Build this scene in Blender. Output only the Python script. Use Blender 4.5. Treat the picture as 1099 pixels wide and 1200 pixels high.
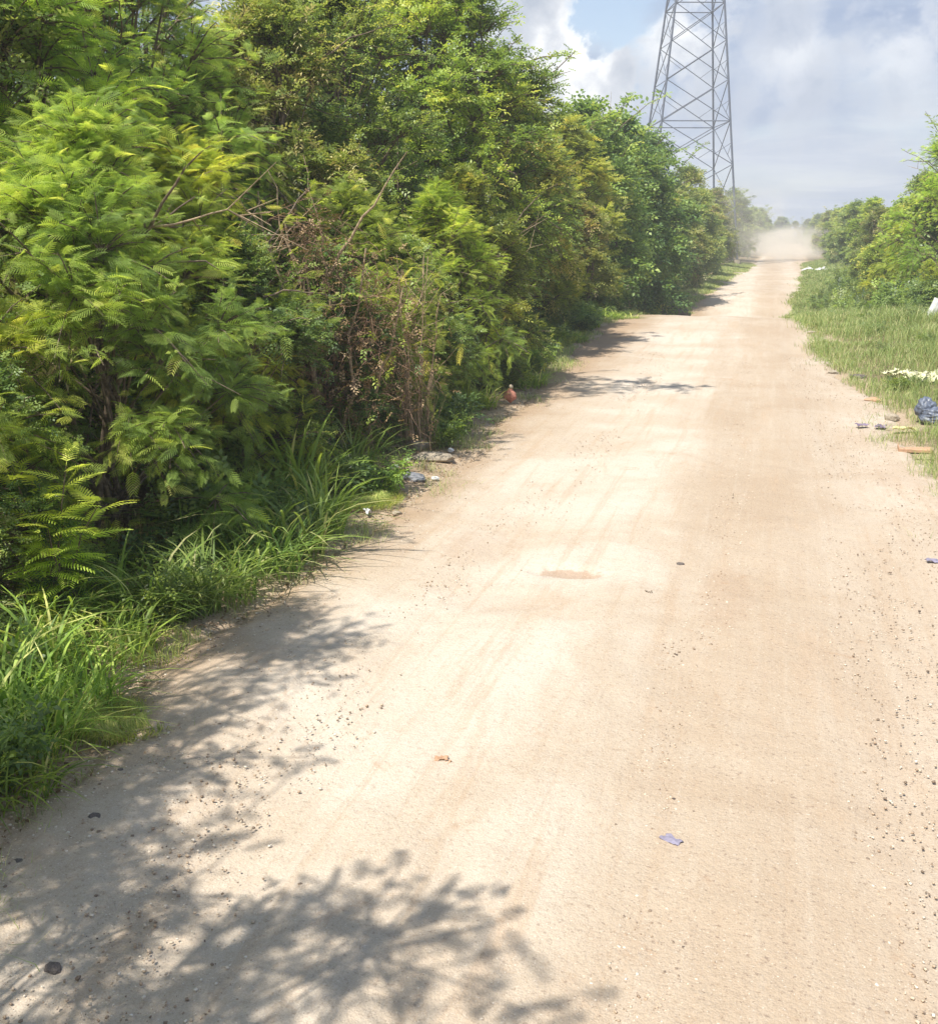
import bpy, bmesh, math, random
import numpy as np
from mathutils import Vector, Matrix
for o in list(bpy.data.objects): bpy.data.objects.remove(o)
S = bpy.context.scene
COL = S.collection
R = math.radians
# ---------------------------------------------------------------- camera
H0 = 2.5
PITCH = math.atan(325/1200); YAW = math.atan(355.5/math.hypot(1200, 325))
cam = bpy.data.cameras.new('camera'); co = bpy.data.objects.new('camera', cam); COL.objects.link(co)
co.location = (0, 0, H0); co.rotation_euler = (R(90)-PITCH, 0, YAW)
cam.sensor_fit = 'HORIZONTAL'; cam.sensor_width = 36; cam.lens = 36*1200/1099
cam.clip_start = .05; cam.clip_end = 5000
S.camera = co
# ---------------------------------------------------------------- exposure, sun, sky
S.view_settings.view_transform = 'Standard'; S.view_settings.look = 'None'
S.view_settings.exposure = 0.88; S.view_settings.gamma = 1
S.cycles.volume_bounces = 1
SUN_EL = R(60)
sh = Vector((.50, .87)).normalized()                 # the way the shadows fall
to_sun = Vector((-sh.x*math.cos(SUN_EL), -sh.y*math.cos(SUN_EL), math.sin(SUN_EL)))
sl = bpy.data.lights.new('sun', 'SUN'); sl.energy = 4.1; sl.angle = R(.55); sl.color = (1, .95, .86)
so = bpy.data.objects.new('sun', sl); COL.objects.link(so)
so.rotation_euler = to_sun.to_track_quat('Z', 'Y').to_euler()
W = bpy.data.worlds.new('World'); S.world = W; W.use_nodes = True
wt = W.node_tree; wt.nodes.clear()

class NT:
    def __init__(s, t): s.t = t
    def n(s, ty, **kw):
        x = s.t.nodes.new(ty)
        ins = kw.pop('ins', {})
        for k, v in kw.items(): setattr(x, k, v)
        for k, v in ins.items(): s.put(x.inputs[k], v)
        return x
    def put(s, sock, v):
        if isinstance(v, bpy.types.NodeSocket): s.t.links.new(v, sock)
        else: sock.default_value = v
    def m(s, op, a, b=0., c=0., clamp=False):
        x = s.t.nodes.new('ShaderNodeMath'); x.operation = op; x.use_clamp = clamp
        s.put(x.inputs[0], a); s.put(x.inputs[1], b); s.put(x.inputs[2], c)
        return x.outputs[0]
    def noise(s, vec, scale, detail=4, rough=.55, dist=0., color=False):
        x = s.n('ShaderNodeTexNoise', ins={'Scale': scale, 'Detail': detail, 'Roughness': rough, 'Distortion': dist})
        if vec is not None: s.put(x.inputs['Vector'], vec)
        return x.outputs['Color' if color else 0]
    def ramp(s, fac, pts, interp='LINEAR'):
        x = s.t.nodes.new('ShaderNodeValToRGB'); e = x.color_ramp; e.interpolation = interp
        while len(e.elements) < len(pts): e.elements.new(.5)
        for el, (p, c) in zip(e.elements, pts):
            el.position = p; el.color = (c[0], c[1], c[2], 1) if hasattr(c, '__len__') else (c, c, c, 1)
        s.put(x.inputs[0], fac); return x.outputs[0]
    def mix(s, fac, a, b, mode='MIX'):
        x = s.t.nodes.new('ShaderNodeMix'); x.data_type = 'RGBA'; x.blend_type = mode
        s.put(x.inputs[0], fac)
        for i, v in ((6, a), (7, b)):
            if not isinstance(v, bpy.types.NodeSocket) and len(v) == 3: v = (*v, 1)
            s.put(x.inputs[i], v)
        return x.outputs[2]
    def mapr(s, v, a, b, c=0., d=1., smooth=True):
        x = s.t.nodes.new('ShaderNodeMapRange'); x.interpolation_type = 'SMOOTHSTEP' if smooth else 'LINEAR'
        s.put(x.inputs[0], v)
        for i, q in enumerate((a, b, c, d)): s.put(x.inputs[1+i], q)
        return x.outputs[0]

def pixdir(px, py):
    v = Vector((px-549.5, 600-py, -1200)).normalized()
    return co.rotation_euler.to_matrix() @ v
w = NT(wt)
sky = w.n('ShaderNodeTexSky', sky_type='NISHITA', sun_disc=False, sun_elevation=SUN_EL,
          sun_rotation=math.atan2(to_sun.x, to_sun.y), air_density=1.0, dust_density=1.5)
tc = w.n('ShaderNodeTexCoord').outputs['Generated']
sepw = w.n('ShaderNodeSeparateXYZ', ins={0: tc})
# flatten the direction on to a cloud deck so that clouds draw out near the horizon
zz = w.m('MAXIMUM', w.m('ADD', sepw.outputs[2], .09), .03)
deck = w.n('ShaderNodeCombineXYZ', ins={0: w.m('DIVIDE', sepw.outputs[0], zz), 1: w.m('DIVIDE', sepw.outputs[1], zz), 2: 0.}).outputs[0]
n1 = w.noise(deck, .75, 7, .58, .4)
n2 = w.noise(tc, 9.0, 7, .62, .3)
n3 = w.noise(tc, 24.0, 5, .6, .2)
def blob(px, py, rad, wob=.12, soft=.03):
    d = pixdir(px, py)
    dist = w.n('ShaderNodeVectorMath', operation='DISTANCE', ins={0: tc, 1: tuple(d)}).outputs['Value']
    nn = w.m('ADD', w.m('MULTIPLY', w.m('SUBTRACT', n2, .5), wob*2), w.m('MULTIPLY', w.m('SUBTRACT', n3, .5), wob))
    return w.mapr(w.m('ADD', dist, nn), rad+soft, rad-soft)
K = .79/.1
gap = w.m('MAXIMUM', blob(700, -20, .075, .06, .025), w.m('MULTIPLY', blob(1045, 110, .03, .03, .03), .15))
cover = w.m('SUBTRACT', w.mapr(n1, .34, .52, .55, .97), gap, clamp=True)
stratus = w.ramp(w.noise(deck, 1.1, 6, .6, .6), [(.36, (.25*K*.62, .38*K*.62, .66*K*.62)), (.52, (.39*K*.62, .51*K*.62, .75*K*.62)), (.66, (.70*K*.62, .78*K*.62, .92*K*.62))])
c1 = w.mix(cover, sky.outputs[0], stratus)
cumu = w.m('MAXIMUM', blob(650, 90, .07, .085, .008), w.m('MULTIPLY', blob(800, 40, .05, .11, .015), .85))
cumu = w.m('MAXIMUM', cumu, w.m('MULTIPLY', blob(925, 65, .05, .13, .03), .6))
cumu = w.m('MAXIMUM', cumu, w.m('MULTIPLY', blob(1065, 40, .06, .13, .03), .6))
cumu = w.m('MAXIMUM', cumu, w.m('MULTIPLY', blob(600, 160, .07, .08, .03), .5))
cb = w.ramp(w.m('ADD', w.m('MULTIPLY', n2, .5), w.m('MULTIPLY', n3, .5)), [(.38, (.52*K*.6, .60*K*.6, .74*K*.6)), (.5, (.80*K*.66, .84*K*.66, .92*K*.66)), (.6, (1.35*K*.66, 1.35*K*.66, 1.33*K*.66))])
c2 = w.mix(cumu, c1, cb)
bg = w.n('ShaderNodeBackground', ins={'Color': c2, 'Strength': .1})
wo = w.n('ShaderNodeOutputWorld'); wt.links.new(bg.outputs[0], wo.inputs[0])

# ---------------------------------------------------------------- helpers
def g(px, py, z=0):                                 # photograph pixel -> place on the level z
    d = pixdir(px, py); t = (z-H0)/d.z
    return (d.x*t, d.y*t)
def tag(o, label=None, cat=None, group=None, kind=None):
    for k, v in (('label', label), ('category', cat), ('group', group), ('kind', kind)):
        if v: o[k] = v
    return o
def empty(name, loc, rz=0, sc=1, **kw):
    o = bpy.data.objects.new(name, None); COL.objects.link(o); o.empty_display_size = .2
    o.location = loc; o.rotation_euler = (0, 0, rz); o.scale = (sc, sc, sc) if not hasattr(sc, '__len__') else sc
    tag(o, **kw); return o
def mat(name, rough=.8, spec=.3):
    m = bpy.data.materials.new(name); m.use_nodes = True
    t = m.node_tree; p = t.nodes['Principled BSDF']
    p.inputs['Roughness'].default_value = rough; p.inputs['Specular IOR Level'].default_value = spec
    return m, NT(t), p
def hashn(ix, iy, seed):
    n = (ix.astype(np.int64)*374761393 + iy.astype(np.int64)*668265263 + seed*1442695041) & 0xffffffff
    n = ((n ^ (n >> 13))*1274126177) & 0xffffffff
    return ((n ^ (n >> 16)) & 0xffff)/65535.
def vn(x, y, s, seed=0):
    x = np.asarray(x, float)/s; y = np.asarray(y, float)/s
    x, y = np.broadcast_arrays(x, y)
    ix = np.floor(x); iy = np.floor(y); fx = x-ix; fy = y-iy
    fx = fx*fx*(3-2*fx); fy = fy*fy*(3-2*fy)
    a = hashn(ix, iy, seed); b = hashn(ix+1, iy, seed); c = hashn(ix, iy+1, seed); d = hashn(ix+1, iy+1, seed)
    return (a*(1-fx)+b*fx)*(1-fy)+(c*(1-fx)+d*fx)*fy
def fbm(x, y, s, seed=0, o=3):
    r = 0; a = .5; tot = 0
    for i in range(o):
        r = r+a*vn(x, y, s/2**i, seed+i*17); tot += a; a *= .5
    return r/tot

class MB:                                           # collects quads with a per-vertex tint, links them as ONE mesh
    def __init__(s): s.v = []; s.q = []; s.t = []; s.n = 0
    def add(s, v, q, t=.5):
        v = np.asarray(v, float); q = np.asarray(q, int)
        s.v.append(v); s.q.append(q+s.n)
        s.t.append(np.broadcast_to(np.asarray(t, float), (len(v),)).copy()); s.n += len(v)
    def tube(s, pts, r, sides=5, t=.5):
        pts = np.asarray(pts, float); n = len(pts)
        r = np.broadcast_to(np.asarray(r, float), (n,))
        d = np.gradient(pts, axis=0); d /= np.linalg.norm(d, axis=1)[:, None]+1e-9
        ref = np.array((.31, .17, .93)) if abs(d[0, 2]) < .8 else np.array((1., .1, 0))
        a = np.cross(d, ref); a /= np.linalg.norm(a, axis=1)[:, None]+1e-9
        b = np.cross(d, a)
        an = np.arange(sides)*2*math.pi/sides
        v = pts[:, None, :]+r[:, None, None]*(np.cos(an)[None, :, None]*a[:, None, :]+np.sin(an)[None, :, None]*b[:, None, :])
        i = np.arange(n-1)[:, None]*sides; k = np.arange(sides)[None, :]; k2 = (k+1) % sides
        q = np.stack([i+k, i+k2, i+sides+k2, i+sides+k], -1).reshape(-1, 4)
        s.add(v.reshape(-1, 3), q, t)
    def inst(s, pv, pq, pos, fx, fy, fz, sc, t):
        N = len(pos)
        if N == 0: return
        sc = np.broadcast_to(np.asarray(sc, float), (N,))
        v = pos[:, None, :]+sc[:, None, None]*(pv[None, :, 0, None]*fx[:, None, :]+pv[None, :, 1, None]*fy[:, None, :]+pv[None, :, 2, None]*fz[:, None, :])
        q = pq[None]+np.arange(N)[:, None, None]*len(pv)
        s.add(v.reshape(-1, 3), q.reshape(-1, 4), np.repeat(np.broadcast_to(t, (N,)), len(pv)))
    def mesh(s, name, m, smooth=False):
        v = np.concatenate(s.v).astype(np.float32); q = np.concatenate(s.q).astype(np.int32); t = np.concatenate(s.t).astype(np.float32)
        me = bpy.data.meshes.new(name)
        me.vertices.add(len(v)); me.vertices.foreach_set('co', v.ravel())
        me.loops.add(q.size); me.loops.foreach_set('vertex_index', q.ravel())
        me.polygons.add(len(q)); me.polygons.foreach_set('loop_start', np.arange(0, q.size, 4, dtype=np.int32))
        if smooth: me.polygons.foreach_set('use_smooth', np.ones(len(q), bool))
        a = me.attributes.new('tint', 'FLOAT', 'POINT'); a.data.foreach_set('value', t)
        me.update(calc_edges=True); me.materials.append(m)
        return me
    def build(s, name, m, parent=None, smooth=False):
        return link(name, s.mesh(name, m, smooth), parent)
def link(name, me, parent=None):
    o = bpy.data.objects.new(name, me); COL.objects.link(o)
    if parent: o.parent = parent
    return o
def frames(d, up=None, roll=None):
    d = d/(np.linalg.norm(d, axis=1)[:, None]+1e-9)
    if up is None: up = np.tile((0., 0., 1.), (len(d), 1))
    y = np.cross(up, d); y /= np.linalg.norm(y, axis=1)[:, None]+1e-6
    z = np.cross(d, y)
    if roll is not None:
        c = np.cos(roll)[:, None]; s_ = np.sin(roll)[:, None]; y, z = c*y+s_*z, -s_*y+c*z
    return d, y, z

# ---------------------------------------------------------------- lie of the land
PZ = np.array([(-60, 0), (18, 0), (23, .13), (28.5, .34), (33, .08), (40, -.8), (47, -1.38), (52, -1.32), (58, -.5), (65, -.5), (81, -.15), (88, -.42), (112, -.4), (140, -.25), (220, 0), (3000, 0)], float)
EL = np.array([(-60, -2.6), (2.5, -3.0), (3.3, -3.1), (4.3, -3.15), (4.9, -3.2), (6.4, -3.45), (7.5, -3.3), (8.7, -3.2), (10.2, -3.15), (12, -3.4), (14.6, -3.55), (18.5, -3.85), (28.5, -4.1), (52, -4.0), (58, -3.3), (81, -2.3), (112, -1.7), (150, -1), (300, 1)], float)
ER = np.array([(-60, 2.3), (13, 1.95), (16, 1.85), (20, 1.62), (28.8, 1.2), (52, 1.2), (59, 1.9), (82, 2.8), (114, 3.5), (150, 4.2), (300, 7)], float)
def smooth_interp(T, y, k=1.2):
    return sum(np.interp(y+d*k, T[:, 0], T[:, 1]) for d in (-1, -.5, 0, .5, 1))/5
def prof(y): return smooth_interp(PZ, y, 1.5)
def eL(y): return smooth_interp(EL, y, .3)+(fbm(y, 0*y, 1.3, 3, 4)-.5)*.55+(fbm(y, 0*y+4, .22, 13, 3)-.5)*.16
def eR(y): return smooth_interp(ER, y, .3)+(fbm(y, 0*y+9, 2.3, 5, 4)-.5)*.7+(fbm(y, 0*y+14, .4, 15, 3)-.5)*.3
def gz(x, y):                                       # height of the ground
    x = np.asarray(x, float); y = np.asarray(y, float)
    l = eL(y); r = eR(y)
    out = np.maximum(np.maximum(l-x, x-r), 0)
    ins = np.clip(np.minimum(x-l, r-x)/.35, 0, 1)
    p = prof(y); dip = np.where(p < 0, p*(1-.45*np.clip(out/4, 0, 1)), p)
    return dip+np.clip(out/2.5, 0, 1)*(.16+.22*(fbm(x, y, 2.4, 21)-.5))+(fbm(x, y, .5, 8)-.5)*.05*(1-ins)-.06*ins
def gz1(x, y): return float(gz(np.array([x]), np.array([y]))[0])
def spaced(pts):
    out = []
    for (a, b, st) in pts:
        out += list(np.arange(a, b, st))
    return np.array(out+[pts[-1][1]])
def grid(xs, ys, zf):
    X, Y = np.meshgrid(xs, ys); Z = zf(X, Y); n = len(xs)
    i = (np.arange(len(ys)-1)[:, None]*n+np.arange(n-1)[None]).reshape(-1)
    return np.stack([X.ravel(), Y.ravel(), Z.ravel()], 1), np.stack([i, i+1, i+n+1, i+n], 1)

# ---------------------------------------------------------------- ground materials
def soil_mat():
    m, k, p = mat('verge soil', .95, .15)
    pos = k.n('ShaderNodeNewGeometry').outputs['Position']
    a = k.noise(pos, 1.6, 6, .6, .5); b = k.noise(pos, 14, 5, .7); c = k.noise(pos, 60, 3, .7)
    col = k.ramp(a, [(.32, (.10, .075, .045)), (.5, (.20, .15, .095)), (.66, (.12, .125, .04)), (.8, (.3, .23, .15))])
    col = k.mix(k.mapr(b, .45, .62), col, (.33, .24, .15))
    col = k.mix(k.mapr(c, .55, .7, 0, .7), col, (.05, .04, .025))
    at = k.n('ShaderNodeAttribute', attribute_name='tint').outputs['Fac']
    near = k.mapr(k.m('ADD', at, k.m('MULTIPLY', k.m('SUBTRACT', k.noise(pos, 5, 6, .7, .5), .5), 1.3)), .55, .05)
    col = k.mix(near, col, k.mix(k.mapr(c, .4, .65), (.47, .37, .265), (.36, .26, .17)))
    k.put(p.inputs['Base Color'], col)
    bm = k.n('ShaderNodeBump', ins={'Strength': .7, 'Distance': .03, 'Height': k.m('ADD', b, k.m('MULTIPLY', c, .6))})
    k.put(p.inputs['Normal'], bm.outputs[0]); return m
def road_mat():
    m, k, p = mat('pale packed limestone dirt', .93, .12)
    pos = k.n('ShaderNodeNewGeometry').outputs['Position']
    sx = k.n('ShaderNodeSeparateXYZ', ins={0: pos}); X, Y = sx.outputs[0], sx.outputs[1]
    st = k.n('ShaderNodeMapping', ins={'Vector': pos, 'Scale': (1., .16, 1.)}).outputs[0]
    wig = k.m('MULTIPLY', k.m('SUBTRACT', k.noise(st, .8, 5, .6, .6), .5), 2.1)
    xx = k.m('ADD', X, wig)
    # dusty wheel tracks (pale) and loose stony ridges between (warmer)
    band = k.ramp(k.mapr(xx, -4.5, 3, 0, 1, False), [(.0, .25), (.17, .45), (.30, .92), (.46, .95), (.55, .40), (.64, .25), (.72, .60), (.84, .85), (.93, .35), (1, .2)])
    big = k.noise(pos, .55, 5, .6, .8)
    t = k.m('ADD', k.m('MULTIPLY', band, .75), k.m('MULTIPLY', k.mapr(big, .35, .65), .3))
    col = k.ramp(t, [(.1, (.41, .315, .225)), (.4, (.46, .37, .277)), (.68, (.508, .425, .332)), (1, (.60, .53, .445))])
    fs_ = k.n('ShaderNodeMapping', ins={'Vector': pos, 'Scale': (1., .05, 1.)}).outputs[0]
    trk = k.noise(fs_, 9., 5, .7, .3)               # lengthwise tyre streaks
    col = k.mix(k.mapr(trk, .5, .66, 0, .38), col, (.44, .33, .23)); col = k.mix(k.mapr(trk, .48, .34, 0, .22), col, (.56, .49, .40))
    stn = k.noise(st, 3.3, 6, .65, .5)
    col = k.mix(k.mapr(stn, .54, .68, 0, .35), col, (.47, .34, .23))
    rp = k.noise(pos, 4.2, 6, .7, .8)
    col = k.mix(k.mapr(rp, .6, .72, 0, .45), col, (.40, .26, .165))
    # reddish patches of gravel left of the track
    px, py = g(665, 672)
    def patch(cx, cy, rx, ry, wob=.5):
        dx = k.m('DIVIDE', k.m('SUBTRACT', X, cx), rx); dy = k.m('DIVIDE', k.m('SUBTRACT', Y, cy), ry)
        d = k.m('SQRT', k.m('ADD', k.m('MULTIPLY', dx, dx), k.m('MULTIPLY', dy, dy)))
        return k.mapr(k.m('ADD', d, k.m('MULTIPLY', k.m('SUBTRACT', k.noise(pos, 9, 4, .65), .5), wob*2)), 1.15, .75)
    pm = patch(px, py, .24, .13, .9)
    for (qx, qy, a, b) in ((g(600, 700)[0], g(600, 700)[1], .45, .3), (g(560, 640)[0], g(560, 640)[1], .3, .5), (g(850, 700)[0], g(850, 700)[1], .2, .7), (g(1070, 560)[0], g(1070, 560)[1], .5, .8)):
        pm = k.m('MAXIMUM', pm, k.m('MULTIPLY', patch(qx, qy, a, b, .9), .3))
    col = k.mix(k.m('MULTIPLY', pm, .6), col, (.36, .23, .15))
    # leaf stained soil along the left margin, with the shade's warm brown painted in
    edge = k.mapr(k.m('ADD', X, k.m('MULTIPLY', k.noise(pos, 1.1, 4, .6), 1.6)), -1.7, -2.7)
    col = k.mix(k.m('MULTIPLY', edge, .7), col, (.33, .22, .13))
    at = k.n('ShaderNodeAttribute', attribute_name='tint').outputs['Fac']
    rim = k.mapr(k.m('ADD', at, k.m('MULTIPLY', k.m('SUBTRACT', k.noise(pos, 5, 6, .7, .5), .5), 1.3)), .5, -.05)
    col = k.mix(k.m('MULTIPLY', rim, .8), col, k.mix(k.mapr(k.noise(pos, 13, 5, .7), .42, .6), (.40, .30, .2), (.24, .18, .11)))
    g1 = k.n('ShaderNodeTexVoronoi', ins={'Vector': pos, 'Scale': 95.}); g2 = k.n('ShaderNodeTexVoronoi', ins={'Vector': pos, 'Scale': 38.})
    fine = k.noise(pos, 170, 3, .75)
    spk = k.noise(pos, 46, 4, .75)
    col = k.mix(k.mapr(fine, .38, .64, .0, .5), col, k.mix(.55, col, (.26, .18, .12)))
    amt = k.m('MULTIPLY', k.mapr(t, .2, 1., 1., .45), .75)
    col = k.mix(k.m('MULTIPLY', k.mapr(k.noise(pos, 22, 6, .8), .5, .68), .35), col, (.34, .24, .16))
    col = k.mix(k.m('MULTIPLY', k.mapr(spk, .57, .66), amt), col, (.22, .16, .12))
    col = k.mix(k.m('MULTIPLY', k.mapr(k.noise(pos, 80, 3, .7), .62, .7), .5), col, (.80, .74, .64))
    k.put(p.inputs['Base Color'], col)
    h = k.m('ADD', k.m('ADD', k.m('MULTIPLY', k.noise(pos, 7, 6, .6), 1.), k.m('MULTIPLY', g1.outputs[0], -.25)), k.m('ADD', k.m('MULTIPLY', fine, .3), k.m('MULTIPLY', g2.outputs[0], -.3)))
    h = k.m('ADD', h, k.m('ADD', k.m('MULTIPLY', stn, .8), k.m('MULTIPLY', trk, -.6)))
    bm = k.n('ShaderNodeBump', ins={'Strength': .6, 'Distance': .018, 'Height': h})
    k.put(p.inputs['Normal'], bm.outputs[0]); return m
M = {}
M['soil'] = soil_mat(); M['road'] = road_mat()
def plain(name, c, rough=.8, spec=.3, var=.25, scale=8, bump=.3):
    m, k, p = mat(name, rough, spec)
    oc = k.n('ShaderNodeTexCoord').outputs['Object']
    n = k.noise(oc, scale, 5, .65)
    k.put(p.inputs['Base Color'], k.mix(k.mapr(n, .35, .65), tuple(x*(1-var) for x in c), tuple(min(1, x*(1+var)) for x in c)))
    if bump:
        b = k.n('ShaderNodeBump', ins={'Strength': bump, 'Distance': .02, 'Height': n}); k.put(p.inputs['Normal'], b.outputs[0])
    return m
def leaf_mat(name, stops, trans=.4, rough=.6, spec=.22):
    m = bpy.data.materials.new(name); m.use_nodes = True; t = m.node_tree; t.nodes.clear(); k = NT(t)
    at = k.n('ShaderNodeAttribute', attribute_name='tint').outputs['Fac']
    oi = k.n('ShaderNodeObjectInfo')
    pos = k.n('ShaderNodeNewGeometry').outputs['Position']
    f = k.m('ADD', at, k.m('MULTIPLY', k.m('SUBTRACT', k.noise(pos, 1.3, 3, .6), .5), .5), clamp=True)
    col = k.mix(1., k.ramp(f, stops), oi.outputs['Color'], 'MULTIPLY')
    hs = k.n('ShaderNodeHueSaturation', ins={'Hue': k.m('ADD', .5, k.m('MULTIPLY', k.m('SUBTRACT', oi.outputs['Random'], .5), .022)), 'Saturation': .97, 'Value': k.m('ADD', 1.12, k.m('MULTIPLY', oi.outputs['Random'], .3)), 'Color': col})
    p = k.n('ShaderNodeBsdfPrincipled', ins={'Base Color': hs.outputs[0], 'Roughness': rough, 'Specular IOR Level': spec})
    tcx = k.mix(1., hs.outputs[0], (1.3, 1.3, .7), 'MULTIPLY')
    tr = k.n('ShaderNodeBsdfTranslucent', ins={'Color': tcx})
    mx = k.n('ShaderNodeMixShader', ins={0: trans, 1: p.outputs[0], 2: tr.outputs[0]})
    o = k.n('ShaderNodeOutputMaterial'); t.links.new(mx.outputs[0], o.inputs[0]); return m
M['feather'] = leaf_mat('feathery green leaf', [(0, (.10, .155, .05)), (.4, (.22, .305, .07)), (.75, (.39, .46, .09)), (1, (.56, .55, .15))], .5)
M['broad'] = leaf_mat('broad green leaf', [(0, (.075, .12, .05)), (.45, (.18, .26, .07)), (.8, (.34, .40, .09)), (1, (.50, .48, .16))], .4, .42, .45)
M['olive'] = leaf_mat('olive seeded leaf', [(0, (.085, .13, .045)), (.45, (.19, .26, .07)), (.8, (.35, .38, .10)), (1, (.50, .44, .2))], .4)
M['grass'] = leaf_mat('grass blade', [(0, (.08, .14, .035)), (.45, (.17, .25, .05)), (.8, (.31, .38, .09)), (1, (.50, .47, .22))], .4, .45, .4)
M['turf'] = leaf_mat('short verge grass', [(0, (.13, .18, .06)), (.45, (.25, .31, .10)), (.8, (.37, .40, .15)), (1, (.52, .45, .26))], .35, .6, .25)
M['pod'] = leaf_mat('tan seed cluster', [(0, (.34, .28, .12)), (.5, (.46, .40, .18)), (1, (.58, .53, .28))], .2, .8, .1)
M['dead'] = leaf_mat('dead brown leaf', [(0, (.12, .08, .045)), (.5, (.23, .15, .085)), (1, (.36, .26, .16))], .15, .85, .1)
M['bark'] = plain('grey brown bark', (.17, .13, .095), .9, .2, .35, 22, .6)
M['pale_bark'] = plain('pale dry wood', (.36, .27, .175), .85, .2, .3, 22, .5)
M['twig'] = plain('dry brown twig', (.24, .155, .105), .9, .1, .35, 10, .3)

# ---------------------------------------------------------------- setting
xs = spaced([(-300, -60, 40), (-60, -14, 4), (-14, -8, .6), (-8, 6.5, .16), (6.5, 14, .6), (14, 60, 4), (60, 300, 40)])
ys = spaced([(-60, -4, 4), (-4, 20, .16), (20, 60, .45), (60, 160, 1.5), (160, 400, 15), (400, 700, 50)])
b = MB(); v, q = grid(xs, ys, gz); b.add(v, q, np.clip(np.maximum(eL(v[:, 1])-v[:, 0], v[:, 0]-eR(v[:, 1])), 0, 5))
tag(b.build('ground', M['soil'], smooth=True), kind='structure')
def road_mesh():
    ys = spaced([(-8, 1.5, .4), (1.5, 12, .045), (12, 30, .12), (30, 160, .6), (160, 300, 4)])
    n = 150; u = np.linspace(0, 1, n)[None]
    l = (eL(ys)-.12)[:, None]; r = (eR(ys)+.12)[:, None]
    X = l+(r-l)*u; Y = np.repeat(ys[:, None], n, 1)
    Z = prof(Y)+.03*(1-(2*u-1)**2)
    for cx, wd, dp in ((-1.9, .38, .028), (-.25, .36, .02), (1.0, .4, .028)):
        c = cx+(fbm(Y*.18, Y*0, 1, 31)-.5)*.7
        Z -= dp*np.exp(-((X-c)/wd)**2)
    Z += (fbm(X, Y*.35, .9, 41, 4)-.5)*.045+(fbm(X, Y, .22, 42, 3)-.5)*.018+(fbm(X, Y, .06, 44, 2)-.5)*.006
    px, py = g(665, 672)
    Z -= .045*np.exp(-(((X-px)/.26)**2+((Y-py)/.15)**2+(fbm(X, Y, .16, 91, 3)-.5)*1.6).clip(0)**2)
    px, py = g(590, 705); Z -= .02*np.exp(-(((X-px)/.4)**2+((Y-py)/.25)**2)**2)
    ed = np.minimum(X-l, r-X); Z -= .085*np.clip(1-ed/.3, 0, 1)
    i = (np.arange(len(ys)-1)[:, None]*n+np.arange(n-1)[None]).reshape(-1)
    b = MB(); b.add(np.stack([X.ravel(), Y.ravel(), Z.ravel()], 1), np.stack([i, i+1, i+n+1, i+n], 1), ed.ravel())
    return tag(b.build('dirt_road', M['road'], smooth=True), kind='structure')
road_mesh()

# ---------------------------------------------------------------- foliage prototypes (x along the stalk, length 1)
def proto_frond(pairs=6, seg=2, droop=.25, wid=.075, pl=.42, fold=.25):
    V = []; Q = []
    def strip(p0, d, L, wd, drp):
        base = len(V); side = np.array((-d[1], d[0], 0.))
        for i in range(seg+1):
            t = i/seg; c = p0+d*L*t+np.array((0, 0, -drp*t*t*L))
            ww = wd*(.75, 1., .45)[min(i*2//seg, 2)] if seg > 1 else wd*(1., .5)[i]
            V.append(c-side*ww/2); V.append(c+side*ww/2)
        for i in range(seg):
            a = base+2*i; Q.append((a, a+1, a+3, a+2))
    for j in range(pairs):
        t = .18+.8*j/(pairs-1); p0 = np.array((t, 0, -droop*t*t))
        L = pl*(1-.45*abs(t-.5)*1.6)
        for sg in (1, -1):
            ang = R(62-26*t)*sg
            d = np.array((math.cos(ang), math.sin(ang), fold-.1)); strip(p0, d, L, wid, .45)
    base = len(V)                                   # the stalk
    for t in (0, .5, 1): V.append(np.array((t, -.006, -droop*t*t))); V.append(np.array((t, .006, -droop*t*t)))
    Q.append((base, base+1, base+3, base+2)); Q.append((base+2, base+3, base+5, base+4))
    return np.array(V), np.array(Q)
def proto_sprig(n=7, ll=.42, lw=.2, rnd=random.Random(5), droop=.15):
    V = []; Q = []
    for j in range(n):
        t = .1+.9*j/(n-1) if n > 1 else 1; sg = 1 if j % 2 else -1
        ang = R(rnd.uniform(35, 75)*(1-.7*(j == n-1)))*sg; up = rnd.uniform(-.35, .45)
        d = np.array((math.cos(ang), math.sin(ang), up)); d /= np.linalg.norm(d)
        s_ = np.cross(d, (0, 0, 1)); s_ /= np.linalg.norm(s_)
        p = np.array((t, 0, -droop*t*t)); L = ll*rnd.uniform(.75, 1.1); b0 = len(V)
        V += [p, p+d*L*.5+s_*lw/2+(0, 0, .04), p+d*L+(0, 0, -.07), p+d*L*.5-s_*lw/2+(0, 0, .04)]
        Q.append((b0, b0+1, b0+2, b0+3))
    return np.array(V), np.array(Q)
FR = [proto_frond(9, 2, d, .036, .38) for d in (.12, .3, .5)]
FRM = [proto_frond(8, 1, d, .055, .42) for d in (.15, .4)]
FRL = [proto_frond(4, 1, d, .17, .45) for d in (.15, .4)]
SP = [proto_sprig(7, .42, .2, random.Random(i)) for i in range(3)]
SPL = [proto_sprig(4, .55, .34, random.Random(i+9)) for i in range(3)]
PODS = [proto_sprig(9, .5, .13, random.Random(i+40), .6) for i in range(2)]

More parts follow.
